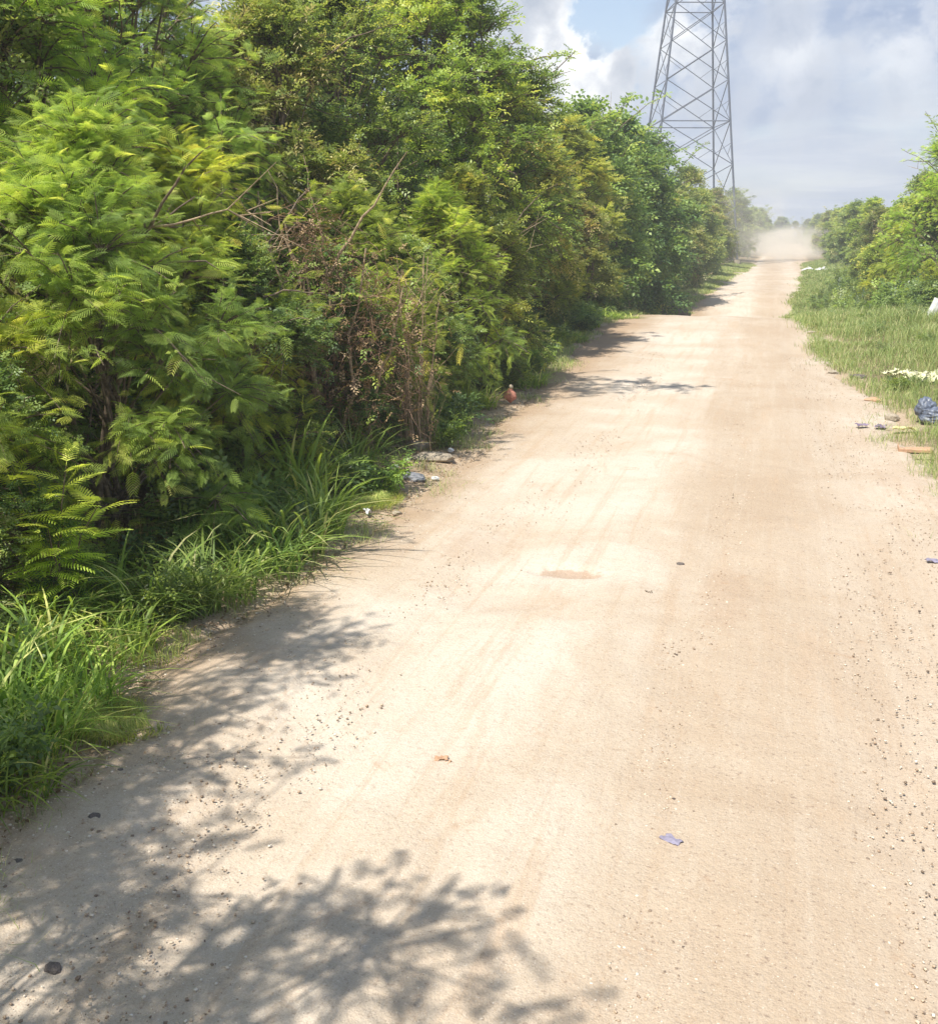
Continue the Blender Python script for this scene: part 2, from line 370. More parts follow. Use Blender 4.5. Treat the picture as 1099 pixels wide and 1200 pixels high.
def make_plant(seed, H=3., Rr=1.2, lobes=26, tw=12, fr=7, kind='feather', fs=.24, lod=0, low=.12, stems=4, open_=1., pods=0., trunk_r=.03, crown_lo=None, lean=0., flat=1., shoots=14, bare=4):
    """Returns (trunk, branch, crown, seed_cluster) meshes of one plant standing at the origin."""
    rs = np.random.RandomState(seed)
    tk = MB(); br = MB(); cr = MB(); pd = MB(); dd_ = MB()
    ps = {'feather': (FR, FRM, FRL)[lod], 'broad': (SP, SP, SPL)[lod], 'olive': (SP, SP, SPL)[lod]}[kind]
    sides = (6, 5, 4)[lod]
    base = [np.array((rs.uniform(-.12, .12)*Rr, rs.uniform(-.12, .12)*Rr, -.1)) for _ in range(stems)]
    tops = []
    for i, b0 in enumerate(base):
        a = rs.uniform(0, 6.28); rr = Rr*(.15+.35*rs.rand())
        tp = np.array((math.cos(a)*rr+lean*H, math.sin(a)*rr, H*rs.uniform(.6, .85)))
        u = np.linspace(0, 1, 8)[:, None]; mid = b0*.5+tp*.5+np.array((rs.uniform(-.15, .15), rs.uniform(-.15, .15), .1*H))*Rr*.5
        pts = (1-u)**2*b0+2*u*(1-u)*mid+u*u*tp
        pts[1:-1] += rs.normal(0, .012*H, (6, 3)); tops.append(pts)
        tk.tube(pts, np.linspace(trunk_r*(.8+.5*rs.rand()), trunk_r*.35, 8), sides, rs.rand())
    P = []; D = []; T = []; PP = []; PDr = []
    lo = low if crown_lo is None else crown_lo
    for li in range(lobes):
        hfrac = lo+(1-lo)*(rs.rand()**.85); h = H*hfrac
        a = rs.uniform(0, 6.28)
        pr = math.sin(min(1, (hfrac-lo)/(1-lo)*.8+.28)*math.pi)**.6 if hfrac < .999 else .3
        rad = Rr*pr*(.35+.65*math.sqrt(rs.rand()))*.85
        c = np.array((math.cos(a)*rad+lean*h, math.sin(a)*rad*flat, min(h, H*.93)))
        sp = tops[rs.randint(len(tops))]; j = min(7, max(1, int(7*max(.1, (c[2]/H-.12))))); s0 = sp[j]
        u = np.linspace(0, 1, 5)[:, None]; mid = (s0+c)/2+np.array((0, 0, .12*rad))
        pts = (1-u)**2*s0+2*u*(1-u)*mid+u*u*c
        br.tube(pts, np.linspace(trunk_r*.42, trunk_r*.16, 5), sides-1, rs.rand())
        outw = c-np.array((lean*h, 0, H*.45)); outw /= np.linalg.norm(outw)+1e-6
        lt = rs.uniform(0, 1)                       # each bough its own green
        haspod = rs.rand() < pods
        for k in range(tw):
            d = rs.normal(0, 1, 3)*open_+outw*1.1+np.array((0, 0, .55)); d /= np.linalg.norm(d)
            L = Rr*rs.uniform(.22, .5)*(.9 if c[2] < H*.8 else 1.)
            u = np.linspace(0, 1, 4)[:, None]
            tp = c+d*L*u+np.array((0, 0, -.3*L))*u*u
            if lod < 2 or k % 3 == 0: br.tube(tp, np.linspace(.006, .002, 4)*(1+H*.15), 3, rs.rand())
            ts = (np.arange(fr)+rs.rand(fr))/fr*.85+.15
            pos = c+d*L*ts[:, None]+np.array((0, 0, -.3*L))*(ts**2)[:, None]
            az = rs.uniform(0, 6.28, fr)
            dd = np.stack([np.cos(az), np.sin(az), rs.uniform(-.6, .45, fr)], 1)*.95+d*.7
            P.append(pos); D.append(dd); T.append(np.clip(.45+.5*(lt-.5)+rs.normal(0, .16, fr)+.16*(ts-.5)+.12*(hfrac-.5), 0, 1))
            if haspod and k % 2 == 0:
                PP.append(tp[1:]+rs.normal(0, .03, (3, 3))); PDr.append(rs.normal(0, .8, (3, 3))+np.array((0, 0, -.3)))
    for k in range(shoots):                          # long loose shoots that break the outline
        j = rs.randint(len(tops)); p0 = tops[j][rs.randint(5, 8)]; a = rs.uniform(0, 6.28)
        d = np.array((math.cos(a)*.75, math.sin(a)*.75, rs.uniform(.25, 1.2))); L = Rr*rs.uniform(.7, 1.25)
        u = np.linspace(0, 1, 8)[:, None]; tp = p0+d*L*u+np.array((0, 0, -.35*L))*u*u+rs.normal(0, .012*Rr, (8, 3))
        br.tube(tp, np.linspace(.011, .003, 8)*(1+H*.12), 4, rs.rand()); n_ = 14
        ts = rs.uniform(.35, 1, n_); pos = np.stack([np.interp(ts*7, np.arange(8), tp[:, c]) for c in range(3)], 1); az = rs.uniform(0, 6.28, n_)
        P.append(pos); D.append(np.stack([np.cos(az), np.sin(az), rs.uniform(-.3, .3, n_)], 1)+d*.5); T.append(np.clip(.6+rs.normal(0, .15, n_), 0, 1))
    for k in range(bare):
        j = rs.randint(len(tops)); p0 = tops[j][rs.randint(4, 8)]; a = rs.uniform(0, 6.28)
        d = np.array((math.cos(a), math.sin(a), rs.uniform(-.1, .9))); L = Rr*rs.uniform(.45, .85); u = np.linspace(0, 1, 7)[:, None]
        tp = p0+d*L*u+rs.normal(0, .02*Rr, (7, 3)); dd_.tube(tp, np.linspace(.007, .002, 7)*(1+H*.12), 4, rs.rand())
        for _ in range(5): q0 = tp[rs.randint(2, 6)]; e_ = d*.5+rs.normal(0, .5, 3); dd_.tube(q0+e_*L*.35*np.linspace(0, 1, 4)[:, None], np.linspace(.005, .0018, 4)*(1+H*.1), 3, rs.rand())
    P = np.concatenate(P); D = np.concatenate(D); T = np.concatenate(T)
    P = P+rs.normal(0, .03, P.shape)
    pick = rs.randint(len(ps), size=len(P))
    for i, (pv, pq) in enumerate(ps):
        s_ = pick == i
        x, y, z = frames(D[s_], roll=rs.normal(0, .6, s_.sum()))
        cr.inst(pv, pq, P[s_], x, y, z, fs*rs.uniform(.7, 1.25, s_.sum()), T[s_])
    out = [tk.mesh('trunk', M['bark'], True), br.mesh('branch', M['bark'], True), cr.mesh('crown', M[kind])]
    if bare: out.append(dd_.mesh('dead_branch', M['pale_bark'], True))
    if PP:
        PP = np.concatenate(PP); PDr = np.concatenate(PDr); x, y, z = frames(PDr)
        pd.inst(*PODS[0], PP, x, y, z, fs*1.35, rs.rand(len(PP))); out.append(pd.mesh('seed_cluster', M['pod']))
    return out
KN = {'trunk': 'trunk', 'branch': 'branch', 'crown': 'crown', 'seed_cluster': 'seed_cluster'}
def place(name, meshes, x, y, rz, sc, color, label, cat, group=None, z=None, drop=0):
    o = empty(name, (x, y, (gz1(x, y) if z is None else z)-drop), rz, sc, label=label, cat=cat, group=group)
    for me in meshes:
        c = link(me.name.split('.')[0], me, o); c.color = (*color, 1)
    return o

LIB = {}
def lib(k):
    if k in LIB: return LIB[k]
    t, i = k.rsplit('_', 1); i = int(i)
    f = {
     'fn': lambda: make_plant(100+i, 3., 1.25, 50, 13, 12, 'feather', .135, 0, .08, 5),
     'fm': lambda: make_plant(200+i, 6.2, 1.9, 80, 13, 10, 'feather', .155, 1, .15, 4, trunk_r=.06),
     'sh': lambda: make_plant(900+i, 4.9, 2.2, 52, 7, 6, 'feather', .15, 1, .42, 4, trunk_r=.04, open_=1.6, shoots=20, bare=0),
     'sg': lambda: make_plant(950+i, 4.9, 2.0, 52, 7, 6, 'feather', .15, 1, .55, 4, trunk_r=.04, open_=1.4, shoots=0, bare=0),
     'bn': lambda: make_plant(300+i, 2.8, 1.2, 50, 16, 11, 'broad', .11, 0, .05, 5),
     'bm': lambda: make_plant(400+i, 6.2, 2.1, 95, 17, 10, 'broad', .15, 1, .14, 3, trunk_r=.07),
     'om': lambda: make_plant(500+i, 5.6, 1.8, 80, 16, 10, 'olive', .15, 1, .1, 4, pods=.7, trunk_r=.06),
     'fl': lambda: make_plant(600+i, 6.4, 2.1, 54, 12, 9, 'feather', .30, 2, .08, 3, trunk_r=.07),
     'bl': lambda: make_plant(700+i, 6.6, 2.3, 64, 14, 9, 'broad', .27, 2, .08, 3, trunk_r=.08),
     'ol': lambda: make_plant(800+i, 5.8, 2.0, 54, 13, 9, 'olive', .27, 2, .06, 3, pods=.3, trunk_r=.07),
    }[t]
    LIB[k] = f(); return LIB[k]

# ---------------------------------------------------------------- left hand plants
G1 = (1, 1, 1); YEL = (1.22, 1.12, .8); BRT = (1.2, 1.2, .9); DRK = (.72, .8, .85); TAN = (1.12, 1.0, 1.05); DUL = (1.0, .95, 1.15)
LP = [  # name, library, x, y, turn, scale, colour, label, category
 ('feathery_shrub', 'fn_0', -4.95, 6.9, .3, 1.06, G1, 'big bright green feathery shrub behind the ankle high grass at the near left road edge', 'shrub'),
 ('feathery_shrub', 'fn_1', -5.5, 5.3, 2., 1.0, BRT, 'feathery shrub cut by the left border of the photo beside the young sapling', 'shrub'),
 ('leafy_bush', 'bn_0', -4.9, 5.4, 1., .62, DRK, 'low dark leafy bush behind the slender sapling at the left border', 'bush'),
 ('leafy_bush', 'bn_1', -4.75, 8.7, 2.2, .82, DRK, 'dark leafy bush behind the long bladed grass, right of the big feathery shrub', 'bush'),
 ('feathery_shrub', 'fn_2', -5.35, 9.0, 4., 1.05, YEL, 'yellow green feathery shrub between the big feathery shrub and the brown dry tangle', 'shrub'),
 ('feathery_shrub', 'fn_3', -5.0, 12.1, 1.3, .95, G1, 'feathery shrub with drooping fronds on the right side of the brown dry tangle', 'shrub'),
 ('leafy_bush', 'bn_1', -4.9, 11.0, .4, .75, DRK, 'dark bush under the drooping fronds beside the dry tangle', 'bush'),
 ('leafy_bush', 'bn_0', -4.7, 13.3, 3., .8, G1, 'leafy bush right behind the bare pale stems', 'bush'),
 ('feathery_shrub', 'fn_0', -4.75, 14.9, 4.4, .98, BRT, 'fresh green shrub with spread fronds above the salmon red bundle', 'shrub'),
 ('yellow_green_bush', 'bn_1', -4.9, 16.6, 5., 1.15, YEL, 'yellow green rounded bush standing out over the road edge past the salmon bundle', 'bush'),
 ('leafy_bush', 'bn_0', -5.5, 18.8, 1.9, .95, YEL, 'yellowish bush with a lit top above the first strip of verge grass', 'bush'),
 ('leafy_bush', 'bn_1', -6.0, 21.5, .9, 1.0, DRK, 'dark low bush behind the verge grass short of the rise', 'bush'),
 # second row
 ('feathery_tree', 'fm_0', -6.9, 8.0, .4, .95, BRT, 'light green feathery tree filling the upper left corner', 'tree'),
 ('feathery_tree', 'fm_1', -7.2, 10.6, 2.4, 1.0, G1, 'tall feathery tree above the brown dry tangle', 'tree'),
 ('seeded_tree', 'om_0', -6.4, 12.9, 1.1, .93, G1, 'olive tree carrying tan seed clusters behind the brown dry tangle', 'tree'),
 ('seeded_tree', 'om_1', -7.0, 7.0, 2.1, 1.0, DUL, 'dull olive tree at the left border above the feathery shrubs', 'tree'),
 ('leafy_tree', 'bm_0', -6.7, 15.7, .2, .98, G1, 'leafy tree behind the bare pale stems with its crown cut by the top border', 'tree'),
 ('leafy_tree', 'bm_1', -6.4, 20.6, 3.3, 1.2, BRT, 'round topped dense green tree, the tallest against the sky left of the pylon', 'tree'),
 ('seeded_tree', 'om_0', -6.1, 24.6, 4.2, .98, YEL, 'yellowish tree hung with tan seed clusters right of the round topped tree', 'tree'),
 ('leafy_tree', 'bm_0', -6.9, 28.5, 2.2, .90, G1, 'green tree behind the yellowish seeded tree with a small tuft sticking up', 'tree'),
 # back row
 ('feathery_tree', 'fm_1', -9.2, 7.5, 5., 1.15, BRT, 'tall feathery tree in the back row at the upper left', 'tree'),
 ('leafy_tree', 'bm_1', -9.6, 11.5, 1., 1.15, DRK, 'dark tree in the back row showing between the feathery tops', 'tree'),
 ('feathery_tree', 'fm_0', -9.8, 15.2, 3., 1.15, G1, 'back row feathery tree with sky showing through its crown', 'tree'),
 ('tall_tree', 'bm_0', -8.6, 21.3, 5.2, 1.42, DRK, 'tallest tree, its dark twigs hanging into the top of the sky', 'tree'),
]
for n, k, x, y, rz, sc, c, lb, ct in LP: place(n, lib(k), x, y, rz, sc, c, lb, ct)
def overhang():
    rs = np.random.RandomState(8); x, y = -6.7, 13.6; tk = MB(); br = MB(); cr = MB()
    t = empty('overhanging_tree', (x, y, gz1(x, y)), 0, 1, label='tall thin tree whose leafy branch hangs into the sky at the top middle', cat='tree')
    def curve(m, P_, r0, r1, sd=7):
        P_ = np.array(P_, float); u = np.linspace(0, len(P_)-1, 14); q = np.stack([np.interp(u, np.arange(len(P_)), P_[:, c]) for c in range(3)], 1); q[1:-1] = (q[:-2]+2*q[1:-1]+q[2:])/4+rs.normal(0, .02, (12, 3)); m.tube(q, np.linspace(r0, r1, 14), sd, rs.rand()); return q
    curve(tk, [(0, 0, -.1), (.2, .1, 2.5), (.1, 0, 5), (.5, .1, 7.6)], .1, .04)
    limbs = [curve(br, [(.15, 0, 5.2), (1.5, .2, 6.5), (2.8, .5, 6.75), (3.75, .7, 6.15)], .045, .008), curve(br, [(.4, 0, 6.6), (1.4, .3, 7.8), (2.5, .5, 7.6)], .03, .008), curve(br, [(.3, 0, 6.), (1.3, -.5, 7.0), (2.4, -.6, 6.9)], .03, .008), curve(br, [(.3, 0, 6.8), (-.9, -.3, 7.9)], .03, .008), curve(br, [(.3, 0, 7), (.6, .9, 8.2)], .03, .008)]
    for q in limbs:
        for k in range(26):
            p0 = q[rs.randint(5, 14)]; d = rs.normal(0, 1, 3)*(1, 1, .6)+(.2, 0, -.1); d /= np.linalg.norm(d); L = rs.uniform(.25, .6); u = np.linspace(0, 1, 5)[:, None]; tp = p0+d*L*u+np.array((0, 0, -.4*L))*u*u; br.tube(tp, np.linspace(.006, .002, 5), 3, rs.rand())
            n_ = 8; D = rs.normal(0, 1, (n_, 3))*(1, 1, .6)+d*.5; X_, Y_, Z_ = frames(D); pos = tp[rs.randint(1, 5, n_)]; cr.inst(*SP[k % 3], pos, X_, Y_, Z_, .15*rs.uniform(.8, 1.2, n_), rs.rand(n_)*.7)
    tk.build('trunk', M['bark'], t, True); br.build('branch', M['bark'], t, True); cr.build('crown', M['broad'], t)
overhang()
# trees just outside the picture whose shade lies over the road in front
for i, (k, x, y, rz, sc) in enumerate([('sh_0', -2.75, .25, 1., .88), ('sh_1', -4.0, 1.4, 3., .8), ('sh_0', -2.2, -1.5, 4., .9), ('sg_1', -4.35, 3.2, 1.3, (.6, .6, .98))]):
    place('roadside_tree', lib(k), x, y, rz, sc, G1, 'roadside tree left of the view whose dappled shade falls on the near road', 'tree', 'shade trees beside the viewpoint')
rnd = random.Random(11)
# trees along the left beyond the rise
far = [('fl_0', -6.1, 32, 1, .85, TAN, 'brownish thin tree where the verge grass meets the dark hollow'),
       ('bl_0', -6.4, 36.5, 2, 1.02, G1, 'dark green tree whose top stands left of the pylon legs'),
       ('bl_1', -5.9, 42, 3.1, 1.12, DRK, 'dark tree with ragged open top in front of the left pylon leg'),
       ('fl_1', -5.6, 47.5, 4, .82, DUL, 'dusty grey green tree standing over the white bag'),
       ('bl_0', -6.2, 53, 5, 1.18, DRK, 'tree with loose twigs reaching across the middle of the pylon'),
       ('ol_0', -5.2, 59.5, .6, .85, DUL, 'dusty olive tree left of the second crest of the road'),
       ('bl_1', -5.2, 66, 1.6, .98, DUL, 'tree under the right leg of the pylon'),
       ('fl_0', -5.1, 74, 2.6, .85, DUL, 'thin dusty tree just right of the pylon'),
       ('ol_1', -4.6, 84, 3.6, .8, TAN, 'brown tinged bush tree reaching the road edge before the dust')]
for k, x, y, rz, sc, c, lb in far: place('roadside_tree', lib(k), x, y, rz, sc, c, lb, 'tree')
place('feathery_shrub', lib('fl_1'), -5.4, 26.5, 1., .4, YEL, 'waist high bright shrub on the verge just before the rise', 'shrub')
place('dead_brush', lib('ol_1'), -5.0, 29.6, 3., .5, TAN, 'brown low brush in shade just past the first verge grass', 'bush')
for i in range(16):
    y = 95+i*13+rnd.uniform(-3, 3); x = smooth_interp(EL, np.array([y]))[0]-2.2-rnd.random()*1.5
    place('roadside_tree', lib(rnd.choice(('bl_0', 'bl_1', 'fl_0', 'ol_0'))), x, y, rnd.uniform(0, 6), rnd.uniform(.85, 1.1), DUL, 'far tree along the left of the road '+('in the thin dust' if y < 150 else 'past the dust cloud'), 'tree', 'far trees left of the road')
for i in range(26):
    y = 24+i*5.5+rnd.uniform(-1.5, 1.5); x = -9.6-rnd.random()*3
    place('back_tree', lib(rnd.choice(('bl_0', 'bl_1', 'ol_0', 'fl_1'))), x, y, rnd.uniform(0, 6), rnd.uniform(.8, .98), G1, 'green back row tree on the left, '+('nearer than the rise' if y < 35 else 'beyond the rise, this side of the pylon' if y < 100 else 'past the pylon'), 'tree', 'second row of trees on the left')
# ---------------------------------------------------------------- right hand plants
RP = [('fm_0', 5.5, 36, 1, 1.0, BRT, 'light feathery tree at the right border with loose branches against the sky'),
      ('bl_0', 7.0, 42, 2, 1.05, G1, 'taller dark tree behind the feathery tree at the right border'),
      ('fl_1', 5.6, 43, 3, .70, YEL, 'yellow green bush in the middle of the right side thicket'),
      ('ol_0', 5.3, 50, 4, .72, YEL, 'bright bush next to the dark gap on the right side'),
      ('bl_1', 7.0, 56, 5, .82, DRK, 'dark tree showing its top over the right side bushes'),
      ('ol_1', 5.6, 62, .5, .68, DUL, 'dull bush right of the white litter pile'),
      ('fl_0', 6.0, 72, 1.5, .72, G1, 'feathery tree left of the dark topped one on the right side'),
      ('bl_0', 5.9, 84, 2.5, .72, DUL, 'dusty tree on the right with its foot near the road'),
      ('ol_0', 6.3, 97, 3.5, .78, DUL, 'last clear tree on the right before the dust cloud')]
for k, x, y, rz, sc, c, lb in RP: place('roadside_tree', lib(k), x, y, rz, sc, c, lb, 'tree')
for (k, x, y, s_, lb) in (('ol_1', 4.9, 38.2, .34, 'grey brown bush low under the right side trees'), ('fl_1', 4.3, 46.5, .32, 'small green bush beside the far white litter on the right'), ('bl_1', 5.4, 33.6, .28, 'low broad leaved bush beside the white broken piece'), ('fm_0', 4.6, 34.2, .26, 'feathery green low bush in front of the border tree'), ('om_1', 3.9, 41.5, .22, 'pale olive low bush standing forward of the thicket'), ('bm_1', 5.0, 44.5, .33, 'round dark low bush behind the pale olive one'), ('bl_0', 4.5, 55, .36, 'low round bush at the right road edge in the hollow')):
    place('low_bush', lib(k), x, y, x*7, s_, YEL if 'green' in lb else G1, lb, 'bush')
for i in range(14):
    y = 110+i*13+rnd.uniform(-3, 3); x = smooth_interp(ER, np.array([y]))[0]+2.5+rnd.random()*2
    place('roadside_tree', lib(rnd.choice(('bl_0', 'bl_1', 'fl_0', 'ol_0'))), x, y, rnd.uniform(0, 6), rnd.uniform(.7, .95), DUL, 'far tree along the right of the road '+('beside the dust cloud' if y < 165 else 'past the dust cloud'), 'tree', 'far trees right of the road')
for i in range(18):
    y = 40+i*8+rnd.uniform(-2, 2); x = 10+y*.02+rnd.random()*4
    place('back_tree', lib(rnd.choice(('bl_0', 'bl_1', 'ol_0', 'fl_1'))), x, y, rnd.uniform(0, 6), rnd.uniform(.65, .85), G1, 'green back row tree on the right, '+('behind the border tree' if y < 75 else 'behind the bushes near the white pile' if y < 115 else 'beyond the dust cloud'), 'tree', 'second row of trees on the right')
for i in range(12):
    a = i/11*30-15
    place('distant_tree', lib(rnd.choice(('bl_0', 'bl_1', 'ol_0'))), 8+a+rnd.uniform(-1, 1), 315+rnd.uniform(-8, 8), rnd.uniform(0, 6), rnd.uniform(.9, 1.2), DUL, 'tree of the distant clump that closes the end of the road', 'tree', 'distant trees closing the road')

# ---------------------------------------------------------------- odd plants
def dry_tangle():
    rs = np.random.RandomState(77); tk = MB(); br = MB(); cr = MB()
    x, y = -4.55, 10.35
    t = empty('dry_tangle', (x, y, gz1(x, y)), 0, 1, label='brown tangle of dry vines over a dead bush, one bare branch reaching up right', cat='bush')
    def limb(m, p0, p1, r0, r1, wob=.05, n=9, sides=5):
        u = np.linspace(0, 1, n)[:, None]; pts = np.array(p0)*(1-u)+np.array(p1)*u
        pts[1:-1] += rs.normal(0, wob, (n-2, 3)); m.tube(pts, np.linspace(r0, r1, n), sides, rs.rand()); return pts
    for p0, p1 in (((0, 0, -.1), (-.5, .1, 2.6)), ((.1, 0, -.1), (.35, .3, 2.3)), ((-.1, .1, -.1), (-.15, -.2, 2.2)), ((.2, .3, -.1), (.7, .5, 1.9)), ((0, .2, -.1), (-.9, .3, 2.9))):
        limb(tk, p0, p1, .028, .010)
    limb(tk, (-.1, .1, 1.9), (.82, .35, 3.28), .022, .005, .02)
    limb(tk, (-.2, .0, 1.6), (-.62, .0, 3.1), .016, .004, .03); limb(tk, (0, .1, 1.7), (-.25, .1, 3.25), .014, .004, .03)
    cen = [(-.1, 0, 2.15, .45), (.15, .1, 1.75, .5), (.5, .3, 1.75, .5), (-.4, 0, 1.6, .45), (.2, 0, 1.2, .5), (.6, .3, 1.2, .45), (-.1, -.1, 2.5, .3), (.1, 0, .7, .5), (.6, .4, .75, .5), (-.5, 0, .9, .4)]
    for (a, b_, c, r) in cen:
        for _ in range(46):
            p = np.array((a, b_, c))+rs.normal(0, r*.45, 3); d = rs.normal(0, 1, 3)*np.array((1, 1, .8)); d /= np.linalg.norm(d)
            L = rs.uniform(.2, .55); u = np.linspace(0, 1, 6)[:, None]
            pts = p+d*L*u+np.array((0, 0, -.45*L))*u*u+rs.normal(0, .02, (6, 3)); br.tube(pts, np.linspace(.0045, .0018, 6), 3, rs.rand())
        for _ in range(60):
            p = np.array((a, b_, c))+rs.normal(0, r*.55, 3); d = rs.normal(0, 1, (1, 3)); X_, Y_, Z_ = frames(d)
            cr.inst(*SP[rs.randint(3)], p[None], X_, Y_, Z_, .11, rs.rand())
    tk.build('trunk', M['pale_bark'], t, True); br.build('branch', M['twig'], t, True); cr.build('dead_leaves', M['dead'], t)
    lf = MB()                                       # live creeper leaves through it
    P = np.array([np.array(cen[rs.randint(10)][:3])+rs.normal(0, .3, 3) for _ in range(160)]); D = rs.normal(0, 1, (160, 3))+(0, 0, .3)
    X_, Y_, Z_ = frames(D); lf.inst(*SP[1], P, X_, Y_, Z_, .13, rs.rand(160)*.8); o = lf.build('creeper_leaves', M['broad'], t); o.color = (*YEL, 1)
dry_tangle()
def bare_stems(x, y, Hh, n, label, spread=.22, seed=5, leaf=26):
    rs = np.random.RandomState(seed); tk = MB(); br = MB(); cr = MB(); ds = MB()
    t = empty('bare_shrub', (x, y, gz1(x, y)), 0, 1, label=label, cat='shrub')
    ends = []
    for i in range(n):
        a = rs.uniform(0, 6.28); s0 = np.array((math.cos(a)*.12, math.sin(a)*.1, -.05)); hh = Hh*rs.uniform(.55, 1)
        e = np.array((math.cos(a)*spread*hh*rs.uniform(.3, 1.3), math.sin(a)*spread*hh*.8, hh))
        u = np.linspace(0, 1, 9)[:, None]; pts = s0*(1-u)+e*u*np.array((1, 1, 1)); pts[:, :2] = s0[:2]+(e[:2]-s0[:2])*u**1.5
        pts[1:-1] += rs.normal(0, .012, (7, 3)); tk.tube(pts, np.linspace(.014, .004, 9), 5, rs.rand())
        for _ in range(5):
            j = rs.randint(3, 8); d = rs.normal(0, 1, 3)*.5+(0, 0, .8); L = rs.uniform(.25, .6); u2 = np.linspace(0, 1, 5)[:, None]
            pp = pts[j]+d*L*u2+rs.normal(0, .01, (5, 3)); br.tube(pp, np.linspace(.006, .002, 5), 4, rs.rand())
            if hh > Hh*.7: ends.append(pp[-1])
    for _ in range(70):                             # thin dry stalks round the foot
        a = rs.uniform(0, 6.28); s0 = np.array((math.cos(a)*rs.uniform(0, .32), math.sin(a)*rs.uniform(0, .25), -.02)); L = rs.uniform(.4, .95)
        u = np.linspace(0, 1, 5)[:, None]; pts = s0+np.array((rs.normal(0, .16), rs.normal(0, .16), 1.))*L*u; ds.tube(pts, np.linspace(.004, .0015, 5), 3, rs.rand())
    o_ = ds.build('dry_stalks', M['pale_bark'], t); o_['kind'] = 'stuff'; tk.build('trunk', M['pale_bark'], t, True); br.build('branch', M['pale_bark'], t, True)
    ends = np.array(ends); P = ends[rs.randint(len(ends), size=leaf*3)]+rs.normal(0, .05, (leaf*3, 3)); D = rs.normal(0, .8, (leaf*3, 3))+(0, 0, .3)
    X_, Y_, Z_ = frames(D); cr.inst(*FR[1], P, X_, Y_, Z_, .2, rs.rand(leaf*3)); cr.build('crown', M['feather'], t).color = (*YEL, 1)
p = g(488, 528); bare_stems(p[0], p[1], 2.35, 12, 'shrub of bare pale upright stems, few fronds on top, dry stalks at its foot')
def sapling(x, y, label, seed, hs, sc=1.):
    rs = np.random.RandomState(seed); tk = MB(); cr = MB()
    t = empty('young_sapling', (x, y, gz1(x, y)), 0, 1, label=label, cat='sapling')
    for Hh, dx, dy in hs:
        u = np.linspace(0, 1, 9)[:, None]; e = np.array((dx, dy, Hh)); pts = e*u; pts[:, :2] = e[:2]*u**1.6; pts[1:] += rs.normal(0, .008, (8, 3))
        tk.tube(pts, np.linspace(.011, .003, 9), 5, rs.rand())
        n = 17; ts = np.linspace(.3, 1, n); P = np.stack([np.interp(ts*8, np.arange(9), pts[:, c]) for c in range(3)], 1)
        az = np.arange(n)*2.4+rs.rand()*6; D = np.stack([np.cos(az), np.sin(az), .25+.6*ts**3], 1)
        X_, Y_, Z_ = frames(D); cr.inst(*proto_frond(11, 2, .35, .045, .36), P, X_, Y_, Z_, .25*sc*rs.uniform(.8, 1.1, n), .45+.5*ts)
    tk.build('trunk', M['bark'], t, True); cr.build('crown', M['feather'], t).color = (*BRT, 1)
p = g(62, 742); sapling(p[0], p[1]+.1, 'slender young sapling with big arching fronds over the grass at the left border', 3, [(1.05, .15, 0), (.9, -.15, .1), (.8, .3, .1), (1.15, -.3, 0), (.7, .05, -.1)])

# ---------------------------------------------------------------- grass
def blades(mb, P, L, wid, seed, seg=4, lean=.55, t0=.45, tv=.2, az=None, dry=.06):
    rs = np.random.RandomState(seed); N = len(P)
    L = np.broadcast_to(L, (N,))*rs.uniform(.6, 1.15, N)
    if az is None: az = rs.uniform(0, 6.28, N)
    ln = lean*rs.uniform(.3, 1.5, N)
    u = np.linspace(0, 1, seg+1)
    hx = np.cos(az)[:, None]*ln[:, None]*u**2*L[:, None]; hy = np.sin(az)[:, None]*ln[:, None]*u**2*L[:, None]
    hz = L[:, None]*(u-.42*np.minimum(ln, 1.3)[:, None]*u**3)
    c = P[:, None, :]+np.stack([hx, hy, hz], -1)
    ww = (np.broadcast_to(wid, (N,))[:, None]*np.sin(np.clip(u*.9+.12, 0, 1)*math.pi)**.6)/2
    sa = az+math.pi/2+rs.normal(0, .5, N); sd = np.stack([np.cos(sa), np.sin(sa), np.zeros(N)], 1)[:, None, :]*ww[..., None]
    v = np.stack([c-sd, c+sd], 2).reshape(-1, 3); k = 2*(seg+1)
    q = np.array([(2*i, 2*i+1, 2*i+3, 2*i+2) for i in range(seg)])
    q = (q[None]+np.arange(N)[:, None, None]*k).reshape(-1, 4)
    t = np.clip(t0+rs.normal(0, tv, N), 0, 1); t[rs.rand(N) < dry] = .97
    tt = np.clip(t[:, None]+.12*(u[None]-.5), 0, 1); mb.add(v, q, np.repeat(tt, 2, axis=1).ravel())
def clump_mesh(seed, L=.9, n=150, rad=.16, wid=.016, lean=.7):
    rs = np.random.RandomState(seed); b_ = MB()
    a = rs.uniform(0, 6.28, n); r_ = rad*np.sqrt(rs.rand(n)); P = np.stack([np.cos(a)*r_, np.sin(a)*r_, -.03*np.ones(n)], 1)
    az = a+rs.normal(0, 1.3, n); blades(b_, P, L*rs.uniform(.35, 1., n), wid*rs.uniform(.6, 1.5, n), seed+1, 6, lean, .45, .22, az)
    return b_.mesh('grass_clump', M['grass'])
CL = [clump_mesh(1, .9, 150, .28, .021, .9), clump_mesh(2, .75, 190, .32, .017, 1.0), clump_mesh(3, 1.15, 130, .22, .027, .7), clump_mesh(4, .45, 230, .32, .013, 1.0)]
